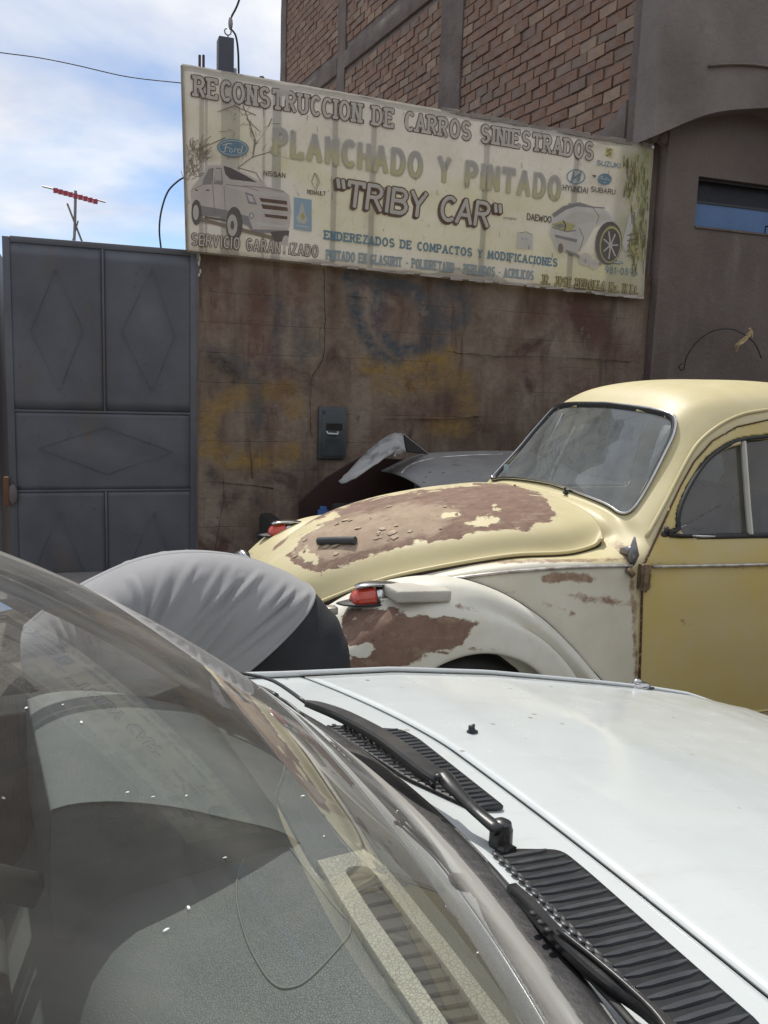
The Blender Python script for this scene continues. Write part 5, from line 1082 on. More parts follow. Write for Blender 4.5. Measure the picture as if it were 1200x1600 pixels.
# ================================================================ person bending over between the cars
PY = 2.10
pr_ = empty('person', (.55, PY, 0), 0, 'person in grey t-shirt and dark trousers bent over between the white and yellow cars', 'person')
skin = NT('skin'); skm = skin.pbr(skin.mixc(skin.noise(8), (.30, .16, .10, 1), (.36, .20, .13, 1)), .55, 0, None, Subsurface_Weight=.1)
def skinned(name, verts, edges, rad, mt, parent, lv=2, root=0):
    me = bpy.data.meshes.new(name); me.from_pydata([tuple(v) for v in verts], edges, []); o = bpy.data.objects.new(name, me); COL.objects.link(o)
    md = o.modifiers.new('skin', 'SKIN'); md.use_smooth_shade = True
    for i, r in enumerate(rad): me.skin_vertices[0].data[i].radius = (r, r) if not isinstance(r, tuple) else r
    for i in range(len(verts)): me.skin_vertices[0].data[i].use_root = (i == root)
    s_ = o.modifiers.new('sub', 'SUBSURF'); s_.levels = lv; s_.render_levels = lv
    bake(o); o.data.shade_smooth()
    if not len(o.data.materials): o.data.materials.append(mt)
    else: o.data.materials[0] = mt
    if parent: o.parent = parent; o.matrix_parent_inverse = Matrix.Translation(parent.location).inverted() if parent.parent is None else Matrix.Identity(4)
    return o
Y = PY
vb = [(.48,Y,.86),(.36,Y,.89),(.22,Y,.93),(.08,Y,.92),(-.03,Y,.85),(-.08,Y,.76),(-.11,Y,.68),
      (.10,Y-.10,.86),(.12,Y-.13,.62),(.17,Y-.12,.40),(.20,Y-.11,.33),(.10,Y+.10,.86),(.10,Y+.15,.62),(.17,Y+.14,.41),(.21,Y+.13,.34),
      (.53,Y-.10,.80),(.50,Y-.11,.47),(.61,Y-.11,.10),(.50,Y-.12,.05),(.53,Y+.10,.80),(.50,Y+.11,.47),(.61,Y+.11,.10),(.50,Y+.12,.05)]
eb = [(0,1),(1,2),(2,3),(3,4),(4,5),(5,6),(3,7),(7,8),(8,9),(9,10),(3,11),(11,12),(12,13),(13,14),(0,15),(15,16),(16,17),(17,18),(0,19),(19,20),(20,21),(21,22)]
rb = [.05,.055,.08,.12,.06,.085,.075,.06,.042,.03,.035,.06,.042,.03,.035,.085,.055,.04,.035,.085,.055,.04,.035]
bod = skinned('body', vb, eb, rb, skm, pr_)
for s_ in (-1, 1):      # hands: palm, four fingers, thumb
    w0 = np.array(vb[10] if s_ < 0 else vb[14]); vs = [w0, w0+(.01,0,-.05)]; es = [(0,1)]; rs = [(.032,.018),(.036,.016)]
    for f in range(4):
        off = (f-1.5)*.019; L_ = [.062,.072,.068,.052][f]; a = w0+np.array([.012, off, -.085]); n = len(vs); vs += [a, a+np.array([-.008, 0, -L_*.5]), a+np.array([-.03, 0, -L_*.85])]; es += [(1,n),(n,n+1),(n+1,n+2)]; rs += [.009,.008,.007]
    n = len(vs); vs += [w0+np.array([-.02, -s_*.0+.03, -.045]), w0+np.array([-.038, .04, -.08])]; es += [(1,n),(n,n+1)]; rs += [.010,.008]
    skinned('hand', vs, es, rs, skm, bod, 1)
hc = np.array([-.10, Y, .70]); hr = MB(); hr.ell(hc+np.array([.005,0,.015]), (.105,.088,.115), 16, 12, Matrix.Rotation(.5, 3, 'Y')); hr.build('hair', basic('black_hair', (.012,.01,.009), .6, bs=.6, bscale=140), bod, smooth=True)
fc = MB(); fd_ = np.array([-.07, 0, -.09])
fc.ell(hc+fd_*.75+np.array([.0,0,.0]), (.05,.055,.07), 12, 8, Matrix.Rotation(.5, 3, 'Y')); fc.ell(hc+fd_*1.35+np.array([-.01,0,.0]), (.016,.014,.02), 8, 6)
for s_ in (-1, 1): fc.ell(hc+np.array([.0, s_*.088, -.02]), (.02,.01,.03), 8, 6)
fc.build('face', skm, bod, smooth=True)
ey = MB()
for s_ in (-1, 1): ey.ell(hc+fd_*1.18+np.array([-.012, s_*.03, .018]), (.012,.012,.008), 8, 6)
ey.build('eyes', basic('dark_eyes', (.03,.02,.015), .2), bod, smooth=True)
# t-shirt: rings along the spine, top outline and hanging belly line, folds as real relief
top_ = [(-.135,.92),(-.055,.985),(.03,1.037),(.135,1.078),(.251,1.090),(.376,1.075),(.48,1.035),(.548,.992)]
bot_ = [(-.13,.82),(-.08,.78),(-.01,.76),(.04,.745),(.09,.735),(.14,.73),(.18,.725),(.215,.73)]
wid = [.10,.155,.175,.172,.165,.162,.167,.172]
NR, NC = 150, 110
T_ = cr1(np.array([(a[0], a[1], b_[0], b_[1], w_) for a, b_, w_ in zip(top_, bot_, wid)]), 24); ii = np.linspace(0, len(T_)-1, NR); T_ = np.array([T_[int(round(i))] for i in ii])
folds = []
for u_, n_f in ((.16, 5), (.34, 2), (.56, 2), (.68, 3), (.80, 3), (.92, 3)):
    for _ in range(n_f):
        u0 = u_+random.uniform(-.05, .05); v0 = random.uniform(.08, .2); l_ = random.uniform(.14, .42); du_ = (.32 if u_ < .4 else -.22)*l_+random.uniform(-.03, .03)
        folds.append(((u0, v0), (u0+du_, v0+l_), random.uniform(.005, .0125), random.uniform(.007, .015)))
folds += [((.97, .10), (.86, .50), .012, .016), ((.50, .12), (.47, .62), .010, .013), ((.74, .3), (.70, .8), .008, .014)]
SVx = np.zeros((NR, NC, 3)); 
for i in range(NR):
    xt, zt, xb, zb, w_ = T_[i]; c = np.array([(xt+xb)/2, 0, (zt+zb)/2]); hv = np.array([xt-xb, 0, zt-zb])/2
    for j in range(NC):
        a_ = 2*math.pi*j/(NC-1)       # 0 = top, positive towards the viewer
        ca, sa = math.cos(a_), math.sin(a_); sa_ = math.copysign(abs(sa)**.85, sa); ca_ = math.copysign(abs(ca)**.9, ca)
        p = c+hv*ca_; y = Y-w_*sa_; u = i/(NR-1); v = a_/math.pi if a_ <= math.pi else (2*math.pi-a_)/math.pi
        d = 0
        for (u0, v0), (u1, v1), am, wd_ in folds:
            e = np.array([u1-u0, v1-v0]); q = np.array([u-u0, v-v0]); t = (q@e)/(e@e); tt = min(1, max(0, t)); r = np.hypot(*((q-e*tt)*np.array([1, .9]))); d += am*math.exp(-(r/wd_)**2)*math.sin(math.pi*min(1, max(0, .12+.8*tt)))-am*.45*math.exp(-((r-wd_*1.7)/wd_)**2)*math.sin(math.pi*tt)
        d = d*.72*min(1, max(0, (v-.04)/.10))+.003*math.sin(u*13+v*7)*math.sin(v*9)
        n_ = np.array([ca_*hv[0]/np.hypot(hv[0], hv[2]), -sa_, ca_*hv[2]/np.hypot(hv[0], hv[2])]); n_ /= np.linalg.norm(n_)+1e-9
        SVx[i, j] = np.array([p[0], y, p[2]])+n_*d*1.15
V, Fc = grid(SVx)
ts = NT('grey_jersey'); tsm = ts.pbr(ts.mixc(ts.ramp(ts.noise(5), .3, .7), (.235, .235, .24, 1), (.275, .275, .28, 1)), .92, 0, ts.bump(ts.noise(500, 2), .25, .001), Sheen_Weight=.25)
sh_ = mesh('t_shirt', V, Fc, tsm, pr_, smooth=True); solid(sh_, .004, 0)
for s_ in (-1, 1):
    P = [(.105, Y+s_*.085, .88), (.11, Y+s_*.115, .78), (.12, Y+s_*.13, .66)]; o = MB().tube(cr1(np.array(P), 4), [.095,.09,.086,.083,.08,.078,.077,.077,.078], 16, cap=False).build('sleeve', tsm, sh_, smooth=True); solid(o, .003, 0)
e_ = [tuple(SVx[-1, j]) for j in range(NC-1)]; MB().tube(e_, .005, 6, closed=True).build('hem', tsm, sh_, smooth=True)
tro = basic('dark_denim', (.015, .016, .019), .9, bs=.3, bscale=200)
tp = [(.40,1.03,.25,.79,.145),(.48,1.012,.29,.75,.160),(.555,.975,.34,.71,.172),(.612,.915,.38,.67,.180),(.640,.845,.41,.63,.182),(.645,.76,.43,.60,.178),(.625,.66,.45,.57,.168)]
R_ = cr1(np.array(tp), 6); HP = []
for k, (xt, zt, xb, zb, w_) in enumerate(R_):
    c = np.array([(xt+xb)/2, Y, (zt+zb)/2]); hv = np.array([xt-xb, 0, zt-zb])/2
    HP.append([c+hv*math.cos(t)*(1 if abs(math.cos(t)) > 0 else 1)+np.array([0, -w_*math.copysign(abs(math.sin(t))**.85, math.sin(t)), 0])+np.array([0, 0, .004*math.sin(k*1.1+math.sin(t)*4)]) for t in np.linspace(0, 2*math.pi, 41)])
V, Fc = grid(np.array(HP)); tr_ = mesh('trousers', V, Fc, tro, pr_, smooth=True); solid(tr_, .004, 0)
for s_ in (-1, 1):
    skinned('trouser_leg', [(.55,Y+s_*.08,.72),(.545,Y+s_*.10,.58),(.51,Y+s_*.11,.46),(.58,Y+s_*.11,.25),(.60,Y+s_*.11,.09)], [(0,1),(1,2),(2,3),(3,4)], [.12,.115,.09,.075,.066], tro, tr_)
for s_ in (-1, 1): MB().ell((.545, Y+s_*.115, .045), (.14,.05,.045), 14, 8).build('shoe', basic('black_shoe', (.02,.02,.02), .5) if s_ < 0 else bpy.data.materials['black_shoe'], pr_, smooth=True)
# ================================================================ white car in the foreground
Qx, Qy, QA = .46, 1.02, .12
Fv = np.array([math.cos(QA), math.sin(QA)]); Tv = np.array([-math.sin(QA), math.cos(QA)])
def W(s, t, z): return np.array([Qx+s*Fv[0]+t*Tv[0], Qy+s*Fv[1]+t*Tv[1], z])
def loc(P): d = np.array(P[:2])-(Qx, Qy); return d@Fv, d@Tv
def st_at(px, py, z): return loc(atZ(px, py, z))
TC = -.08; HW = .78                                  # centre line, half width over the wings
wc = empty('white_car', tuple(W(0, TC, 0)), QA, 'white car in the foreground with black wipers, cowl vents and a dusty windscreen', 'car')
wp = NT('white_car_paint')
wcol = wp.mixc(wp.ramp(wp.noise(1.5, 6), .3, .7), (.55, .585, .585, 1), (.61, .645, .64, 1)); sp = wp.n('TexVoronoi', {'Vector': wp.pos(), 'Scale': 20.0}, feature='F1').outputs['Distance']
wcol = wp.mixc(wp.math('MULTIPLY', wp.mr(sp, .13, .07), wp.mr(wp.noise(9, 3), .56, .62)), wcol, (.30, .26, .22, 1))
wcol = wp.mixc(wp.mr(wp.noise(6, 8, .75, sc=(1, 3, 1)), .52, .8, 0, .4), wcol, (.47, .45, .41, 1)); wcol = wp.mixc(wp.mr(wp.noise(70, 4, .6, sc=(.12, 1, 1)), .66, .72, 0, .3), wcol, (.42, .41, .39, 1))
M['white'] = wp.pbr(wcol, wp.mr(wp.noise(14, 5), .3, .7, .16, .30), 0, wp.bump(wp.noise(2.2, 2), .06, .02), Coat_Weight=.5, Coat_Roughness=.08)
def zedge(s): return np.interp(s, [-.2, 0, .25, .5, .8, 1.0, 1.13, 1.3, 1.42, 1.5], [.93, .912, .893, .856, .797, .757, .727, .68, .62, .55])
def hw(s): return np.interp(s, [-.2, 0, .8, 1.13, 1.35, 1.5], [.79, .785, .775, .755, .71, .62])
def topz_(s, t):
    q = abs(t-TC)/hw(s); return zedge(s)+.030*(1-q*q)+(.006 if q < .80 else .006*max(0, 1-(q-.8)/.05))*0-max(0, q-.93)**1.6*1.2
def seam(t): return .128-.25*max(0, t-.19)**1.5*1.15-.06*max(0, -.45-t)**1.5 if t < 2 else 0
def base(t): return -.022-.24*(t-.0)**2
S1 = 1.46
def patch(name, smin, smax, tmin, tmax, ns, nt_, off=0, cuts=(), mt=None, par=None, rnd=0):
    P = np.zeros((ns+1, nt_+1, 3))
    for j in range(nt_+1):
        t = tmin+(tmax-tmin)*j/nt_; a = smin(t) if callable(smin) else smin; b_ = smax(t) if callable(smax) else smax
        for i in range(ns+1):
            s = a+(b_-a)*i/ns; P[i, j] = W(s, t, topz_(s, t)+off)
    V, Fc = grid(P)
    for poly in cuts:
        st = np.array([loc(v) for v in V]); d = sdf(st, poly); keep = [f for f in Fc if not all(d[i] > -1e-6 for i in f)]; gone = [f for f in Fc if all(d[i] > -1e-6 for i in f)]
        rim = set(i for f in keep for i in f) & set(i for f in gone for i in f); A = np.array(poly); B = np.roll(A, -1, 0); V = np.array(V)
        for i in rim:
            best = min((lambda a, b_: (lambda u: (np.hypot(*(st[i]-(a+(b_-a)*u))), tuple(a+(b_-a)*u)))(min(1, max(0, ((st[i]-a)@(b_-a))/((b_-a)@(b_-a)+1e-12)))))(a, b_) for a, b_ in zip(A, B)); V[i] = W(best[1][0], best[1][1], V[i][2])
        Fc = keep
    o = mesh(name, V, Fc, mt or M['white'], par or wc, smooth=True); solid(o, .004, 1); return o
def rl(poly, k=4, r=.35):   # rounded polygon
    P = np.array(poly, float); out = []
    for i in range(len(P)):
        a, b_, c = P[i-1], P[i], P[(i+1) % len(P)]; d0 = min(.5, .016/np.hypot(*(a-b_))); d1 = min(.5, .016/np.hypot(*(c-b_)))
        p0, p1 = b_+(a-b_)*d0, b_+(c-b_)*d1
        for q in range(k+1): u = q/k; out.append(p0*(1-u)**2+2*b_*u*(1-u)+p1*u*u)
    return np.array(out)
near_v = rl([(.002,-.118),(.092,-.145),(.092,-.19),(.082,-.47),(-.010,-.47),(-.006,-.30)])
far_v = rl([(-.040,.335),(.085,.285),(.092,.24),(.088,-.030),(.040,-.018),(-.006,.10)])
bon = patch('bonnet', lambda t: seam(t)+.0025, lambda t: S1-.10*((t-TC)/HW)**2, TC-.70, TC+.72, 60, 60)
cowl = patch('cowl_panel', lambda t: base(t)-.035, lambda t: seam(t)-.0025, TC-.72, TC+.745, 30, 90, off=-.002)
for sg_, nm in ((-1, 'front_wing'), (1, 'front_wing')):
    P = np.zeros((49, 22, 3))
    for i in range(49):
        s = -.20+(S1+.18)*i/48
        for j in range(22):
            u = j/21; tt = (.705 if sg_ < 0 else .725)+.0025; h_ = hw(s)
            if u < .35: q = u/.35; t = tt+(h_-tt)*q; z = topz_(s, TC+t*1.0)-.03*q**3
            else:
                q = (u-.35)/.65; z0 = topz_(s, TC+h_)-.03; t = h_+.012*math.sin(q*math.pi); z = z0-(z0-.28)*q
            P[i, j] = W(s, TC+sg_*t, z)
    V, Fc = grid(P); o = mesh(nm, V, Fc if sg_ > 0 else [f[::-1] for f in Fc], M['white'], wc, smooth=True); solid(o, .01, -1 if sg_ > 0 else -1)
# seam shadow gap filler under the joints
b = MB(); P = [W(seam(t), t, topz_(seam(t), t)-.012) for t in np.linspace(TC-.72, TC+.74, 60)]; b.tube([tuple(p) for p in P], .007, 5, flat=.4); b.build('bonnet_gap_seal', M['rubber'], wc)
b = MB(); b.tube([tuple(W(s, TC+.726, topz_(s, TC+.726)-.014)) for s in np.linspace(-.2, 1.4, 30)], .006, 5); b.build('wing_gap_seal', M['rubber'], wc)
# rest of the car: nose, sides, doors, roof, boot and wheels
def side(s0, s1, name, zt, zb=.28, mt=None, t_=HW-.005):
    for sg_ in (-1, 1):
        P = np.array([[W(s, TC+sg_*(t_+.012*math.sin(math.pi*q)), zt(s)+(zb-zt(s))*q) for q in np.linspace(0, 1, 9)] for s in np.linspace(s0, s1, 14)]); V, Fc = grid(P); o = mesh(name, V, Fc if sg_ > 0 else [f[::-1] for f in Fc], mt or M['white'], wc, smooth=True); solid(o, .02, -1)
side(-1.15, -.205, 'front_door', lambda s: .90); side(-2.0, -1.155, 'rear_door', lambda s: .90); side(-2.75, -2.005, 'rear_wing', lambda s: .90-.05*max(0, -2.2-s))
def bx(name, s0, s1, t0, t1, z0, z1, mt, bev=.02, par=None):
    V = [W(s, t, z) for z in (z0, z1) for s, t in ((s0, t0), (s1, t0), (s1, t1), (s0, t1))]; b = MB(); b.add(V, [(3,2,1,0),(4,5,6,7),(0,1,5,4),(1,2,6,5),(2,3,7,6),(3,0,4,7)]); return b.build(name, mt, par or wc, bevel=bev, seg=3)
bx('nose_panel', S1-.06, S1+.02, TC-.66, TC+.66, .40, .56, M['white'], .02); bx('front_bumper', S1-.04, S1+.10, TC-.78, TC+.78, .34, .50, M['plastic'], .04)
bx('boot_lid', -2.72, -2.15, TC-.70, TC+.70, .80, .885, M['white'], .04); bx('rear_bumper', -2.84, -2.70, TC-.78, TC+.78, .34, .52, M['plastic'], .04)
bx('floor_pan', -2.7, 1.35, TC-.66, TC+.66, .20, .30, ui, .01)
P = np.array([[W(s, TC+t*(.60-.03*q), z) for t in np.linspace(-1, 1, 15)] for q, (s, z) in enumerate([(-.80, 1.38), (-.90, 1.41), (-1.2, 1.43), (-1.6, 1.41), (-1.95, 1.36), (-2.05, 1.32)])]); P[..., 2] -= .03*np.linspace(-1, 1, 15)[None, :]**4
V, Fc = grid(cr1(P, 3)); o = mesh('roof', V, Fc, M['white'], wc, smooth=True); solid(o, .03, -1)
for sg_ in (-1, 1):
    for (sa, za), (sb, zb) in (((-1.18, .9), (-1.20, 1.37)), ((-2.3, .88), (-2.02, 1.33))): MB().tube([W(sa, TC+sg_*.735, za), W(sb, TC+sg_*.60, zb)], .03, 8, flat=.6).build('roof_pillar', M['white'], wc)
    for q0, q1, nm in (((-1.15), (-.40), 'side_window'), ((-2.1), (-1.21), 'rear_side_window')):
        V = [W(q0, TC+sg_*.735, .90), W(q1 if nm == 'side_window' else q1, TC+sg_*.735, .90), W((-.83 if nm == 'side_window' else -1.22), TC+sg_*.60, 1.34), W((-1.18 if nm == 'side_window' else -2.0), TC+sg_*.60, 1.34)]; mesh(nm, V, [(0,1,2,3)], M['oldglass'], wc)
    for s in (.98, -1.85):
        MB().tube([W(s, TC+sg_*.60, .28), W(s, TC+sg_*.77, .28)], .28, 24).build('wheel', M['rubber'], wc, bevel=.02)
    MB().ell(W(S1+.0, TC+sg_*.55, .58), (.05, .14, .07), 12, 8, Matrix.Rotation(QA, 3, 'Z')).build('headlight', M['chrome'], wc, smooth=True)
# --- windscreen: strongly curved, rising backwards
def gl_pt(t, r, off=0):
    e = (t-TC)/.70; b0 = base(t)-.12*max(0, abs(e)-.80)**1.6*3; zb = .932-.012*e*e
    top = -.80-.10*e*e; zt = 1.40-.04*e*e
    s = b0+(top-b0)*r; z = zb+(zt-zb)*(r+.50*r*(1-r))+.018*(1-e*e)*math.sin(math.pi*r)
    tt = TC+(t-TC)*(1-.13*r); return W(s, tt, z+off)
gt_, g0 = 70, 60
GP = np.array([[gl_pt(TC-.70+1.40*j/gt_, i/g0) for j in range(gt_+1)] for i in range(g0+1)]); V, Fc = grid(GP)
t = NT('dusty_windscreen'); tr = t.n('BsdfTransparent', {0: (.76, .785, .785, 1)}); gly = t.n('BsdfGlossy', {'Color': (1, 1, 1, 1), 'Roughness': .015}); 
fac = t.math('MINIMUM', t.math('MULTIPLY', schlick(t), 1.15), 1.0)
m1 = t.n('MixShader', {0: fac, 1: tr.outputs[0], 2: gly.outputs[0]}); dfs = t.n('BsdfDiffuse', {0: (.45, .43, .395, 1)})
rr_ = t.at('rise'); rag = t.math('ADD', rr_, t.math('MULTIPLY', t.math('SUBTRACT', t.noise(16, 7, .7), .5), .05))
film = t.math('MULTIPLY', t.mr(rag, .040, .047), t.mr(rag, .15, .10)); base_d = t.mr(t.noise(3.5, 8, .7, dist=.6), .3, .75, .03, .10)
wipe = t.mr(t.noise(5, 3, .5, sc=(.3, 2.5, 1)), .5, .75, 0, .05)
dust_veil = t.math('ADD', t.math('ADD', t.math('MULTIPLY', film, .24), base_d), wipe)
spk = t.n('TexVoronoi', {'Vector': t.pos(), 'Scale': 34.0, 'Randomness': 1.0}).outputs['Distance']; dust_veil = t.math('MINIMUM', t.math('ADD', dust_veil, t.math('MULTIPLY', t.math('MULTIPLY', t.mr(spk, .055, .03), t.mr(t.noise(12, 2), .55, .6)), .5)), .9)
geo_ = t.n('NewGeometry'); cs_ = t.math('ABSOLUTE', t.n('VectorMath', {0: geo_.outputs['Normal'], 1: geo_.outputs['Incoming']}, operation='DOT_PRODUCT').outputs['Value'])
dust_veil = t.math('MINIMUM', t.math('MULTIPLY', dust_veil, t.math('DIVIDE', .75, t.math('ADD', cs_, .16))), .75)
m2 = t.n('MixShader', {0: dust_veil, 1: m1.outputs[0], 2: dfs.outputs[0]}); t.t.links.new(m2.outputs[0], t.out.inputs[0])
ws_ = mesh('windscreen', V, Fc, t.m, wc, smooth=True); attr(ws_, 'rise', [i/g0 for i in range(g0+1) for j in range(gt_+1)])
gbv = BVHTree.FromPolygons([Vector(v) for v in V], Fc)
def onglass(px, py, off=0):
    d = Vector(ray(px, py)).normalized(); h = gbv.ray_cast(Vector(CO), d)
    if h[0] is None:
        k = int(np.argmin(np.hypot(*(GPX-np.array([px, py])).T))); return GPV[k]+np.array([0, 0, off])
    n = h[1]; n = -n if n.dot(d) > 0 else n; return np.array(h[0]+n*off)
GPV = GP.reshape(-1, 3); GPX = topx(GPV); print('glass silhouette', [(int(x), round(float(min(p[1] for p in GPX if abs(p[0]-x) < 8)))) for x in (0, 50, 110, 200, 300, 350, 420)])
print('dash far edge', topx([W(-.1, .5, .87), W(-.4, .5, .87), W(-.4, .0, .87), W(-.4,-.3,.87)]).round())
# black ceramic band, rubber gasket, bright lip
B_ = np.array([[gl_pt(TC-.70+1.40*j/gt_, r, -.003) for j in range(gt_+1)] for r in (-.005, .01, .022)]); Vb, Fb = grid(B_); mesh('edge_band', Vb, Fb, M['plastic'], ws_, smooth=True)
gk = [gl_pt(t_, -.018, .000) for t_ in np.linspace(TC-.70, TC+.70, 70)]
MB().tube([tuple(p) for p in gk], .011, 8, flat=.6).build('gasket', M['rubber'], ws_, smooth=True)
MB().tube([tuple(gl_pt(t_, .002, .005)) for t_ in np.linspace(TC-.70, TC+.70, 70)], .0025, 5).build('gasket_lip', basic('bright_trim', (.3, .29, .29), .3, .6), ws_, smooth=True)
for sg_ in (-1, 1):
    P = [gl_pt(TC+sg_*.70, r, -.004) for r in np.linspace(0, 1, 16)]; MB().tube([tuple(p) for p in P], .012, 8, flat=.7).build('side_gasket', M['rubber'], ws_, smooth=True)
    P = [gl_pt(TC+sg_*.70, r, -.03)+np.append(Tv*sg_*.022, 0) for r in np.linspace(-.06, 1, 16)]; MB().tube([tuple(p) for p in P], .02, 8, flat=.8).build('windscreen_pillar', M['white'], wc, smooth=True)
MB().tube([tuple(gl_pt(TC+e*.70, 1.0, -.002)) for e in np.linspace(-1, 1, 24)], .012, 6).build('top_gasket', M['rubber'], ws_, smooth=True)
# --- cowl vents: one dark tray each, every rib a part
vm = basic('vent_tray_black', (.010, .011, .013), .5, bs=.1); vr = basic('vent_rib_grey', (.045, .048, .053), .32, dirt=(.09, .09, .09))
for poly, ta, tb, nrib in ((near_v, -.118, -.475, 22), (far_v, .33, -.02, 26)):
    pl = np.array(poly)
    vt_ = loft_fill(pl, lambda s, t, off=0: W(s, t, topz_(s, t)+off), .0025, 'cowl_vent', vm, wc); solid(vt_, .002, 0)
    pitch = (ta-tb)/nrib
    for k in range(nrib):
        t_ = ta-pitch*(k+.5); ss = np.linspace(-.08, .12, 160); ins = [s for s in ss if sdf([(s, t_)], pl)[0] > .0035]
        if len(ins) < 5: continue
        s0, s1 = ins[0], ins[-1]; P = [W(s, t_, topz_(s, t_)+.0033+.0012*math.sin(math.pi*min(1, max(0, (s-s0)/(s1-s0))))) for s in np.linspace(s0, s1, 6)]
        b = MB(); w_ = pitch*.30; V = []
        for i, p in enumerate(P):
            e_ = .25 if i in (0, 5) else 1
            V += [p-np.append(Tv, 0)*w_*e_+(0,0,-.0008), p-np.append(Tv, 0)*w_*e_*.8+(0,0,.0018), p+np.append(Tv, 0)*w_*e_*.2+(0,0,.0028), p+np.append(Tv, 0)*w_*e_+(0,0,-.0008)]
        b.add(V, [(i*4+j, i*4+j+1, i*4+j+5, i*4+j+4) for i in range(5) for j in range(3)]+[(0,3,2,1), (20,21,22,23)]); b.build('rib', vr, vt_, auto=50)
    b = MB(); n_ = int((ta-tb)/.0155)
    for k in range(n_):
        t_ = ta-.012-(ta-tb-.02)*k/n_; ss = [s for s in np.linspace(-.09, .12, 140) if sdf([(s, t_)], pl)[0] > .001]
        if ss and ta < 0: b.ell(W(ss[0]-.001, t_, topz_(ss[0], t_)+.003), (.005, .0070, .0013), 7, 5)
    if b.v: o = b.build('weather_strip', vr, vt_, smooth=True); o['kind'] = 'stuff'
# wide black scuttle trim between the glass and the vents
tt_ = np.linspace(TC-.71, TC+.72, 90); P = np.array([[W(base(t_)+q, t_, topz_(base(t_)+q, t_)+h) for q, h in ((-.025, .004), (-.004, .0075), (.003, .0070), (.006, .003), (.008, .0040), (.010, .003), (.011, -.001))] for t_ in tt_]); V, Fc = grid(P)
o = mesh('scuttle_trim', V, Fc, basic('scuffed_trim_rubber', (.022, .022, .024), .45, bs=.3, dirt=(.045, .042, .04)), wc, auto=50)
# --- wipers
def at_s(px, py, z): s, t_ = st_at(px, py, z); return W(s, t_, z)
w1 = empty('wiper', tuple(at_s(785, 1300, .95)), 0, 'black wiper whose arm pivots on the white cowl between the two vents', 'wiper')
pv_ = at_s(783, 1302, .955); zc = .955
b = MB(); b.tube([pv_+(0,0,-.035), pv_+(0,0,.006)], [.0155,.015], 20).tube([pv_+(0,0,.006), pv_+(0,0,.015), pv_+(0,0,.019)], [.0145,.0125,.006], 20); b.build('pivot_cap', M['plastic'], w1, smooth=False, auto=40)
b = MB(); b.tube([at_s(770,1312,.944), at_s(800,1328,.944)], .010, 8, flat=.3); b.build('pivot_base', M['plastic'], w1)
P = [at_s(781, 1298, .966), at_s(745, 1268, .972), at_s(712, 1235, .985), at_s(690, 1208, .993)]
b = MB(); b.tube(cr1(np.array(P), 4), [.0115,.011,.0105,.010,.010,.010,.010,.0105,.0115,.0125,.013,.013,.012], 10, flat=.6); b.build('arm_root', M['plastic'], w1, smooth=True)
A = [at_s(692, 1218, .990), at_s(650, 1187, .996), at_s(600, 1150, 1.000), at_s(540, 1118, 1.002), at_s(500, 1103, 1.004), at_s(478, 1098, 1.004)]
b = MB(); P = cr1(np.array(A), 4); n_ = len(P); rows_ = []
for i, p in enumerate(P):
    d = P[min(i+1, n_-1)]-P[max(i-1, 0)]; d /= np.linalg.norm(d); sd_ = np.cross(d, (0, 0, 1)); sd_ /= np.linalg.norm(sd_); w_ = np.interp(i/(n_-1), [0, .1, .6, .85, 1], [.0125, .0145, .012, .008, .0035]); h_ = np.interp(i/(n_-1), [0, 1], [.012, .005])
    rows_.append([p+sd_*w_-np.array([0,0,h_]), p+sd_*w_, p+sd_*w_*.8+np.array([0,0,.003]), p-sd_*w_*.8+np.array([0,0,.003]), p-sd_*w_, p-sd_*w_-np.array([0,0,h_])])
V, Fc = grid(np.array(rows_)); V = list(V)
o = mesh('arm_channel', V, Fc, M['plastic'], w1, auto=35); solid(o, .0018, 0)
pp = at_s(684, 1213, .999); MB().ell(pp, (.006, .006, .004), 10, 6).build('rivet', M['plastic'], w1, smooth=True)
b = MB(); Pz = [at_s(x, y, .984) for x, y in [(676,1226),(650,1208),(620,1188),(590,1168),(560,1150),(535,1136)]]; Pz = cr1(np.array(Pz), 10)
b.tube([tuple(p+np.array([0, 0, .003*math.sin(i*1.7)])) for i, p in enumerate(Pz)], [.0030+.0010*(i % 3 == 0) for i in range(len(Pz))], 6); b.build('spring', M['plastic'], w1)
def seg(name, pts, r, par, mt=M['plastic'], flat=1, n=8): return MB().tube([tuple(p) for p in cr1(np.array(pts), 4)], r, n, flat=flat).build(name, mt, par, smooth=True)
seg('arm_rod', [at_s(478, 1098, 1.004), gl_pt(.44, .03, .042), gl_pt(.52, .03, .034), gl_pt(.585, .03, .026)], .0032, w1)
seg('blade_rubber', [gl_pt(t_, .012, .008) for t_ in np.linspace(.365, .66, 8)], .005, w1, M['rubber'], .5)
seg('blade_bridge', [gl_pt(t_, .018, .018) for t_ in np.linspace(.45, .60, 5)], .0062, w1)
seg('blade_claw', [gl_pt(.45, .018, .018), gl_pt(.41, .016, .017), gl_pt(.37, .012, .010)], .0032, w1)
seg('blade_claw', [gl_pt(.60, .018, .018), gl_pt(.64, .016, .015), gl_pt(.66, .012, .010)], .0032, w1)
MB().ell(gl_pt(.585, .02, .024), (.011, .013, .007), 10, 6).build('blade_clip', M['plastic'], w1, smooth=True)
w2 = empty('wiper', tuple(at_s(900, 1480, .95)), 0, 'black wiper lying along the glass edge beside the lower right vent', 'wiper')
Bp = [at_s(x, y, z) for x, y, z in [(800,1385,.957),(830,1412,.962),(860,1446,.966),(900,1487,.966),(950,1530,.964),(1010,1572,.960),(1070,1625,.958)]]
b = MB(); P = cr1(np.array(Bp), 4); n_ = len(P); rows_ = []
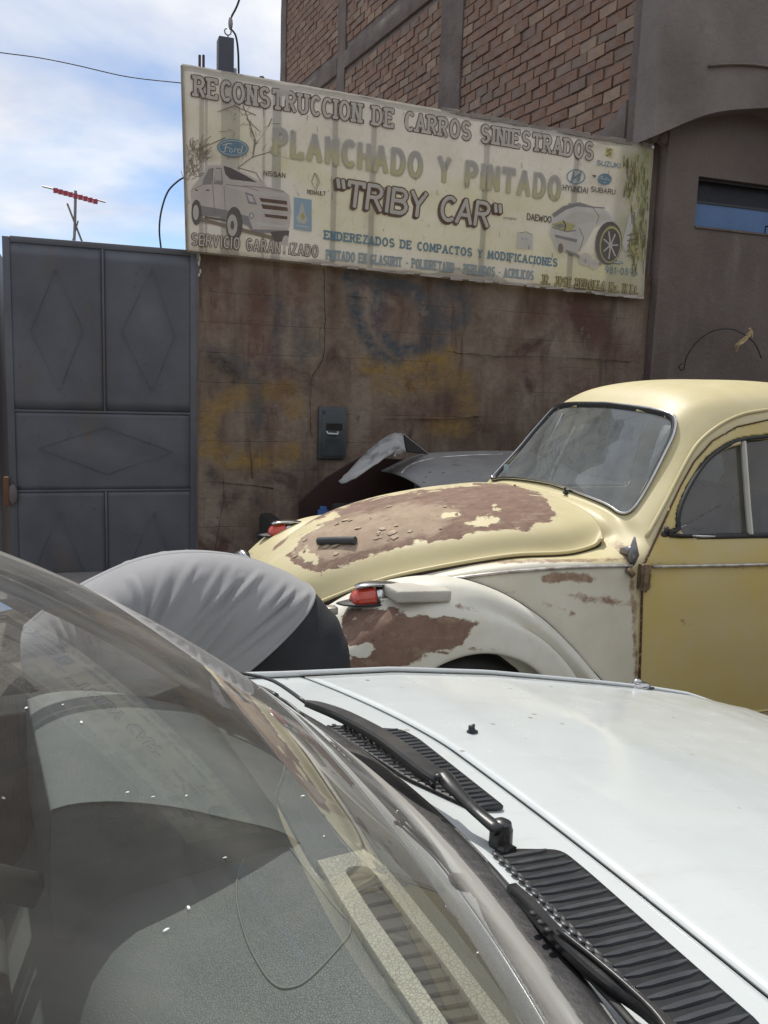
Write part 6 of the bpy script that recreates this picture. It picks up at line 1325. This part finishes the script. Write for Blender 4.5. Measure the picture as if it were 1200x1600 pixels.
for i, p in enumerate(P):
    d = P[min(i+1, n_-1)]-P[max(i-1, 0)]; d /= np.linalg.norm(d); sd_ = np.cross(d, (0, 0, 1)); sd_ /= np.linalg.norm(sd_); w_ = .0062+.001*math.sin(math.pi*i/(n_-1))
    rows_.append([p+sd_*w_-np.array([0,0,.008]), p+sd_*w_, p+sd_*w_*.7+np.array([0,0,.003]), p-sd_*w_*.7+np.array([0,0,.003]), p-sd_*w_, p-sd_*w_-np.array([0,0,.008])])
V, Fc = grid(np.array(rows_)); o = mesh('blade_bridge', V, Fc, M['plastic'], w2, auto=35); solid(o, .0016, 0)
for x, y in ((833, 1427), (845, 1441), (856, 1453)): MB().ell(at_s(x, y, .9705), (.0045, .0045, .0022), 10, 5).build('bridge_hole', M['rubber'], w2, smooth=True)
seg('blade_rubber', [at_s(x, y, z) for x, y, z in [(760,1350,.950),(800,1397,.951),(850,1455,.951),(900,1505,.951),(950,1556,.951),(1000,1612,.951)]], .005, w2, M['rubber'], .6)
seg('arm_rod', [at_s(x, y, z) for x, y, z in [(872,1452,.975),(930,1498,.972),(985,1545,.970),(1030,1590,.968),(1060,1640,.966)]], .0028, w2)
# small things on the white panels
nz_ = at_s(738, 1144, topz_(.2, .24)+.0); o_ = MB(); o_.ell(nz_+(0,0,.001), (.011,.009,.003), 12, 5); o_.tube([nz_+(.0,0,0), nz_+(-.002,0,.010), nz_+(.004,.001,.013)], [.008,.006,.002], 8); o_.build('washer_nozzle', M['plastic'], wc, smooth=True)
s_, t_ = st_at(1040, 1068, .8); 
kn = W(.97, TC+.735, topz_(.97, TC+.735)+.006); MB().ell(kn, (.032,.018,.013), 14, 8).ell(kn+(-.008,0,.013), (.013,.010,.009), 10, 6).build('wing_indicator', M['chrome'], wc, smooth=True)
MB().ell(kn+(0,0,-.005), (.045,.022,.003), 12, 4).build('indicator_gasket', M['rubber'], wc, smooth=True)
b = MB()
for px, py in ((620,1268),(238,1247),(258,1455),(293,1420),(97,1103),(40,1108),(290,1245),(350,1342),(405,1075),(472,1245),(745,1490),(198,1240),(505,1308),(880,1360),(126,1130)):
    p = onglass(px, py, .001)
    if p is not None: b.ell(p, (random.uniform(.0010,.0022), random.uniform(.0006,.0011), .0005), 7, 4, Matrix.Rotation(random.random()*2, 3, 'Z'))
b.build('paint_speck', basic('white_specks', (.7,.7,.66), .6), ws_)['kind'] = 'stuff'
o = MB().ell(at_s(627, 1253, .948), (.004,.003,.003), 8, 5).build('gasket_chip', basic('white_chip', (.85,.85,.85), .4), ws_, smooth=True)
# --- dashboard under the glass
dm = NT('grained_dash_vinyl'); gr_ = dm.n('TexVoronoi', {'Vector': dm.pos(), 'Scale': 330.0}, feature='DISTANCE_TO_EDGE').outputs['Distance']
dcol = dm.mixc(dm.ramp(dm.noise(5, 5), .3, .7), (.135, .155, .148, 1), (.185, .205, .195, 1)); dcol = dm.mixc(dm.mr(dm.noise(14, 7, .7), .45, .75, 0, .5), dcol, (.23, .225, .19, 1))
M['dash'] = dm.pbr(dcol, .55, 0, dm.bump(dm.math('ADD', dm.mr(gr_, 0, .12), dm.math('MULTIPLY', dm.noise(160, 3), .6)), .55, .0011))
be = NT('beige_dash_vinyl'); ge = be.n('TexVoronoi', {'Vector': be.pos(), 'Scale': 190.0}, feature='DISTANCE_TO_EDGE').outputs['Distance']
M['beige'] = be.pbr(be.mixc(be.mr(ge, 0, .06), (.36, .33, .25, 1), be.mixc(be.ramp(be.noise(8, 5), .3, .7), (.55, .52, .40, 1), (.64, .61, .49, 1))), .6, 0, be.bump(be.mr(ge, 0, .08), .6, .001))
def dz_(s, t):
    z = .872-.006*((t-TC)/.7)**2; z -= np.interp(-s, [0, .20, .40, .43, .46, .50, .60], [0, 0, .045, .06, .09, .18, .34]); return z
P = np.array([[W(s, t_, dz_(s, t_)) for t_ in np.linspace(TC-.66, TC+.66, 60)] for s in np.concatenate([np.linspace(-.02, -.40, 20), np.linspace(-.42, -.60, 16)])]); V, Fc = grid(P)
da = mesh('dashboard', V, [f[::-1] for f in Fc], M['dash'], wc, smooth=True); solid(da, .02, 1)
bx('dash_front', -.60, -.54, TC-.66, TC+.66, .35, .66, basic('dark_dash_front', (.03,.032,.03), .7), .02)
# raised instrument hood on the far side
bi = [(-.475, .19), (-.235, .035)]
P = []
for s, z in [(-.492,.80),(-.490,.935),(-.480,.958),(-.42,.962),(-.34,.948),(-.27,.925),(-.20,.898),(-.16,.866)]:
    P.append([W(s, t_-(.06*min(1, (s+.49)/.27) if t_ < .2 else 0), .86+(z-.86)*k_) for t_, k_ in [(.168, -.9), (.168, .45), (.172, .93), (.186, 1.0), (.35, 1.02), (.56, 1.0), (.59, .8), (.60, -.9)]])
P = cr1(np.array(P), 4); P = cr1(P.transpose(1, 0, 2), 4).transpose(1, 0, 2); V, Fc = grid(P); mesh('instrument_hood', V, Fc, M['dash'], wc, smooth=True)
# beige demister frame with its fins
dfz = .884
def dpt(px, py, z=dfz): return atZ(px, py, z)
fo = [dpt(*p) for p in [(494,1344),(567,1325),(600,1349),(640,1398),(700,1473),(798,1600),(900,1740),(770,1770),(660,1600),(600,1512),(545,1428)]]
fi = [dpt(*p) for p in [(541,1362),(548,1354),(572,1353),(582,1360),(640,1436),(700,1515),(760,1600),(840,1712),(790,1735),(702,1600),(640,1508),(585,1430)]]
def strip(outer, inner, z0, z1, name, mt, par):
    o_ = np.array(outer); i_ = np.array(inner); b = MB(); 
    def res(L_, n):
        L_ = np.vstack([L_, L_[:1]]); d = np.r_[0, np.cumsum(np.linalg.norm(np.diff(L_, axis=0), axis=1))]; u = np.linspace(0, d[-1], n+1)[:-1]; return np.stack([np.interp(u, d, L_[:, k]) for k in range(3)], 1)
    n = 90; O1 = res(o_, n); I1 = res(i_, n); 
    # match inner points by nearest direction
    k0 = int(np.argmin(np.linalg.norm(I1-O1[0], axis=1))); I1 = np.roll(I1, -k0, 0)
    rows_ = [O1+(0,0,z0-z1), O1+(0,0,-.003), O1*.96+I1*.04, O1*.04+I1*.96, I1+(0,0,-.003), I1+(0,0,z0-z1-.004)]
    P = np.array(rows_); P = np.concatenate([P, P[:, :1]], 1); V, Fc = grid(P); return mesh(name, V, Fc, mt, par, auto=50)
dfm = strip(fo, fi, .868, dfz, 'demister_frame', M['beige'], wc)
mesh('demister_slot', [p-np.array([0,0,.008]) for p in fi], [tuple(range(len(fi)))], basic('dusty_slot', (.085,.08,.06), .8), dfm)
ctr = [((541+572)/2, 1356)]; 
for k in range(15):
    f = k/14; a = np.array((548+(700-548)*f*1.25, 1375+(1600-1375)*f*1.25)); c = a+np.array((40+22*f, -9)); A_, C_ = dpt(*a, dfz-.006), dpt(*c, dfz-.006)
    MB().tube([tuple(A_), tuple(C_)], .0012, 4, flat=2.0).build('fin', basic('fin_plastic', (.14,.13,.10), .7) if k == 0 else bpy.data.materials['fin_plastic'], dfm)
# lid with a rounded outline on the dash top
ld = [(415,1280),(392,1312),(373,1345),(370,1385),(385,1440),(408,1485),(430,1512),(452,1520),(480,1514),(520,1485),(543,1462),(546,1440),(520,1410),(470,1345)]
P = [dpt(*p, .8745) for p in ld]; P = smooth_loop([(p[0], p[1]) for p in P], 5); MB().tube([(p[0], p[1], dz_(*loc(p))+.0006) for p in P], .0017, 6, closed=True).build('lid_edge', basic('lid_edge_vinyl', (.19,.21,.18), .5), da, smooth=True)
for sg_ in (-1, 1): bx('door_trim', -1.15, -.12, TC+sg_*.738-.052, TC+sg_*.738+.052, .45, .926, basic('dark_door_trim', (.03,.031,.03), .8) if sg_ < 0 else bpy.data.materials['dark_door_trim'], .008)
# cabin: seats, steering wheel, far door trim
cab = basic('dark_cabin', (.028,.028,.028), .85)
for t0 in (TC+.12, TC-.58):
    bx('front_seat', -1.35, -.85, t0, t0+.46, .32, .50, cab, .05); bx('seat_back', -1.48, -1.36, t0, t0+.46, .50, 1.02, cab, .05)
swc = W(-.66, TC+.36, .86); ux = np.append(Tv, 0); uy = np.array([-.35*Fv[0], -.35*Fv[1], .94]); P = [swc+ux*.18*math.cos(a)+uy*.18*math.sin(a) for a in np.linspace(0, 2*math.pi, 33)[:-1]]
b = MB(); b.tube([tuple(p) for p in P], .012, 8, closed=True); b.tube([tuple(P[2]), tuple(swc), tuple(P[14])], .012, 6); b.tube([tuple(swc), tuple(W(-.50, TC+.36, .78))], .025, 8); b.build('steering_wheel', cab, wc, smooth=True)
mi = bx('rear_view_mirror', -.70, -.68, TC-.11, TC+.11, 1.20, 1.25, cab, .01)
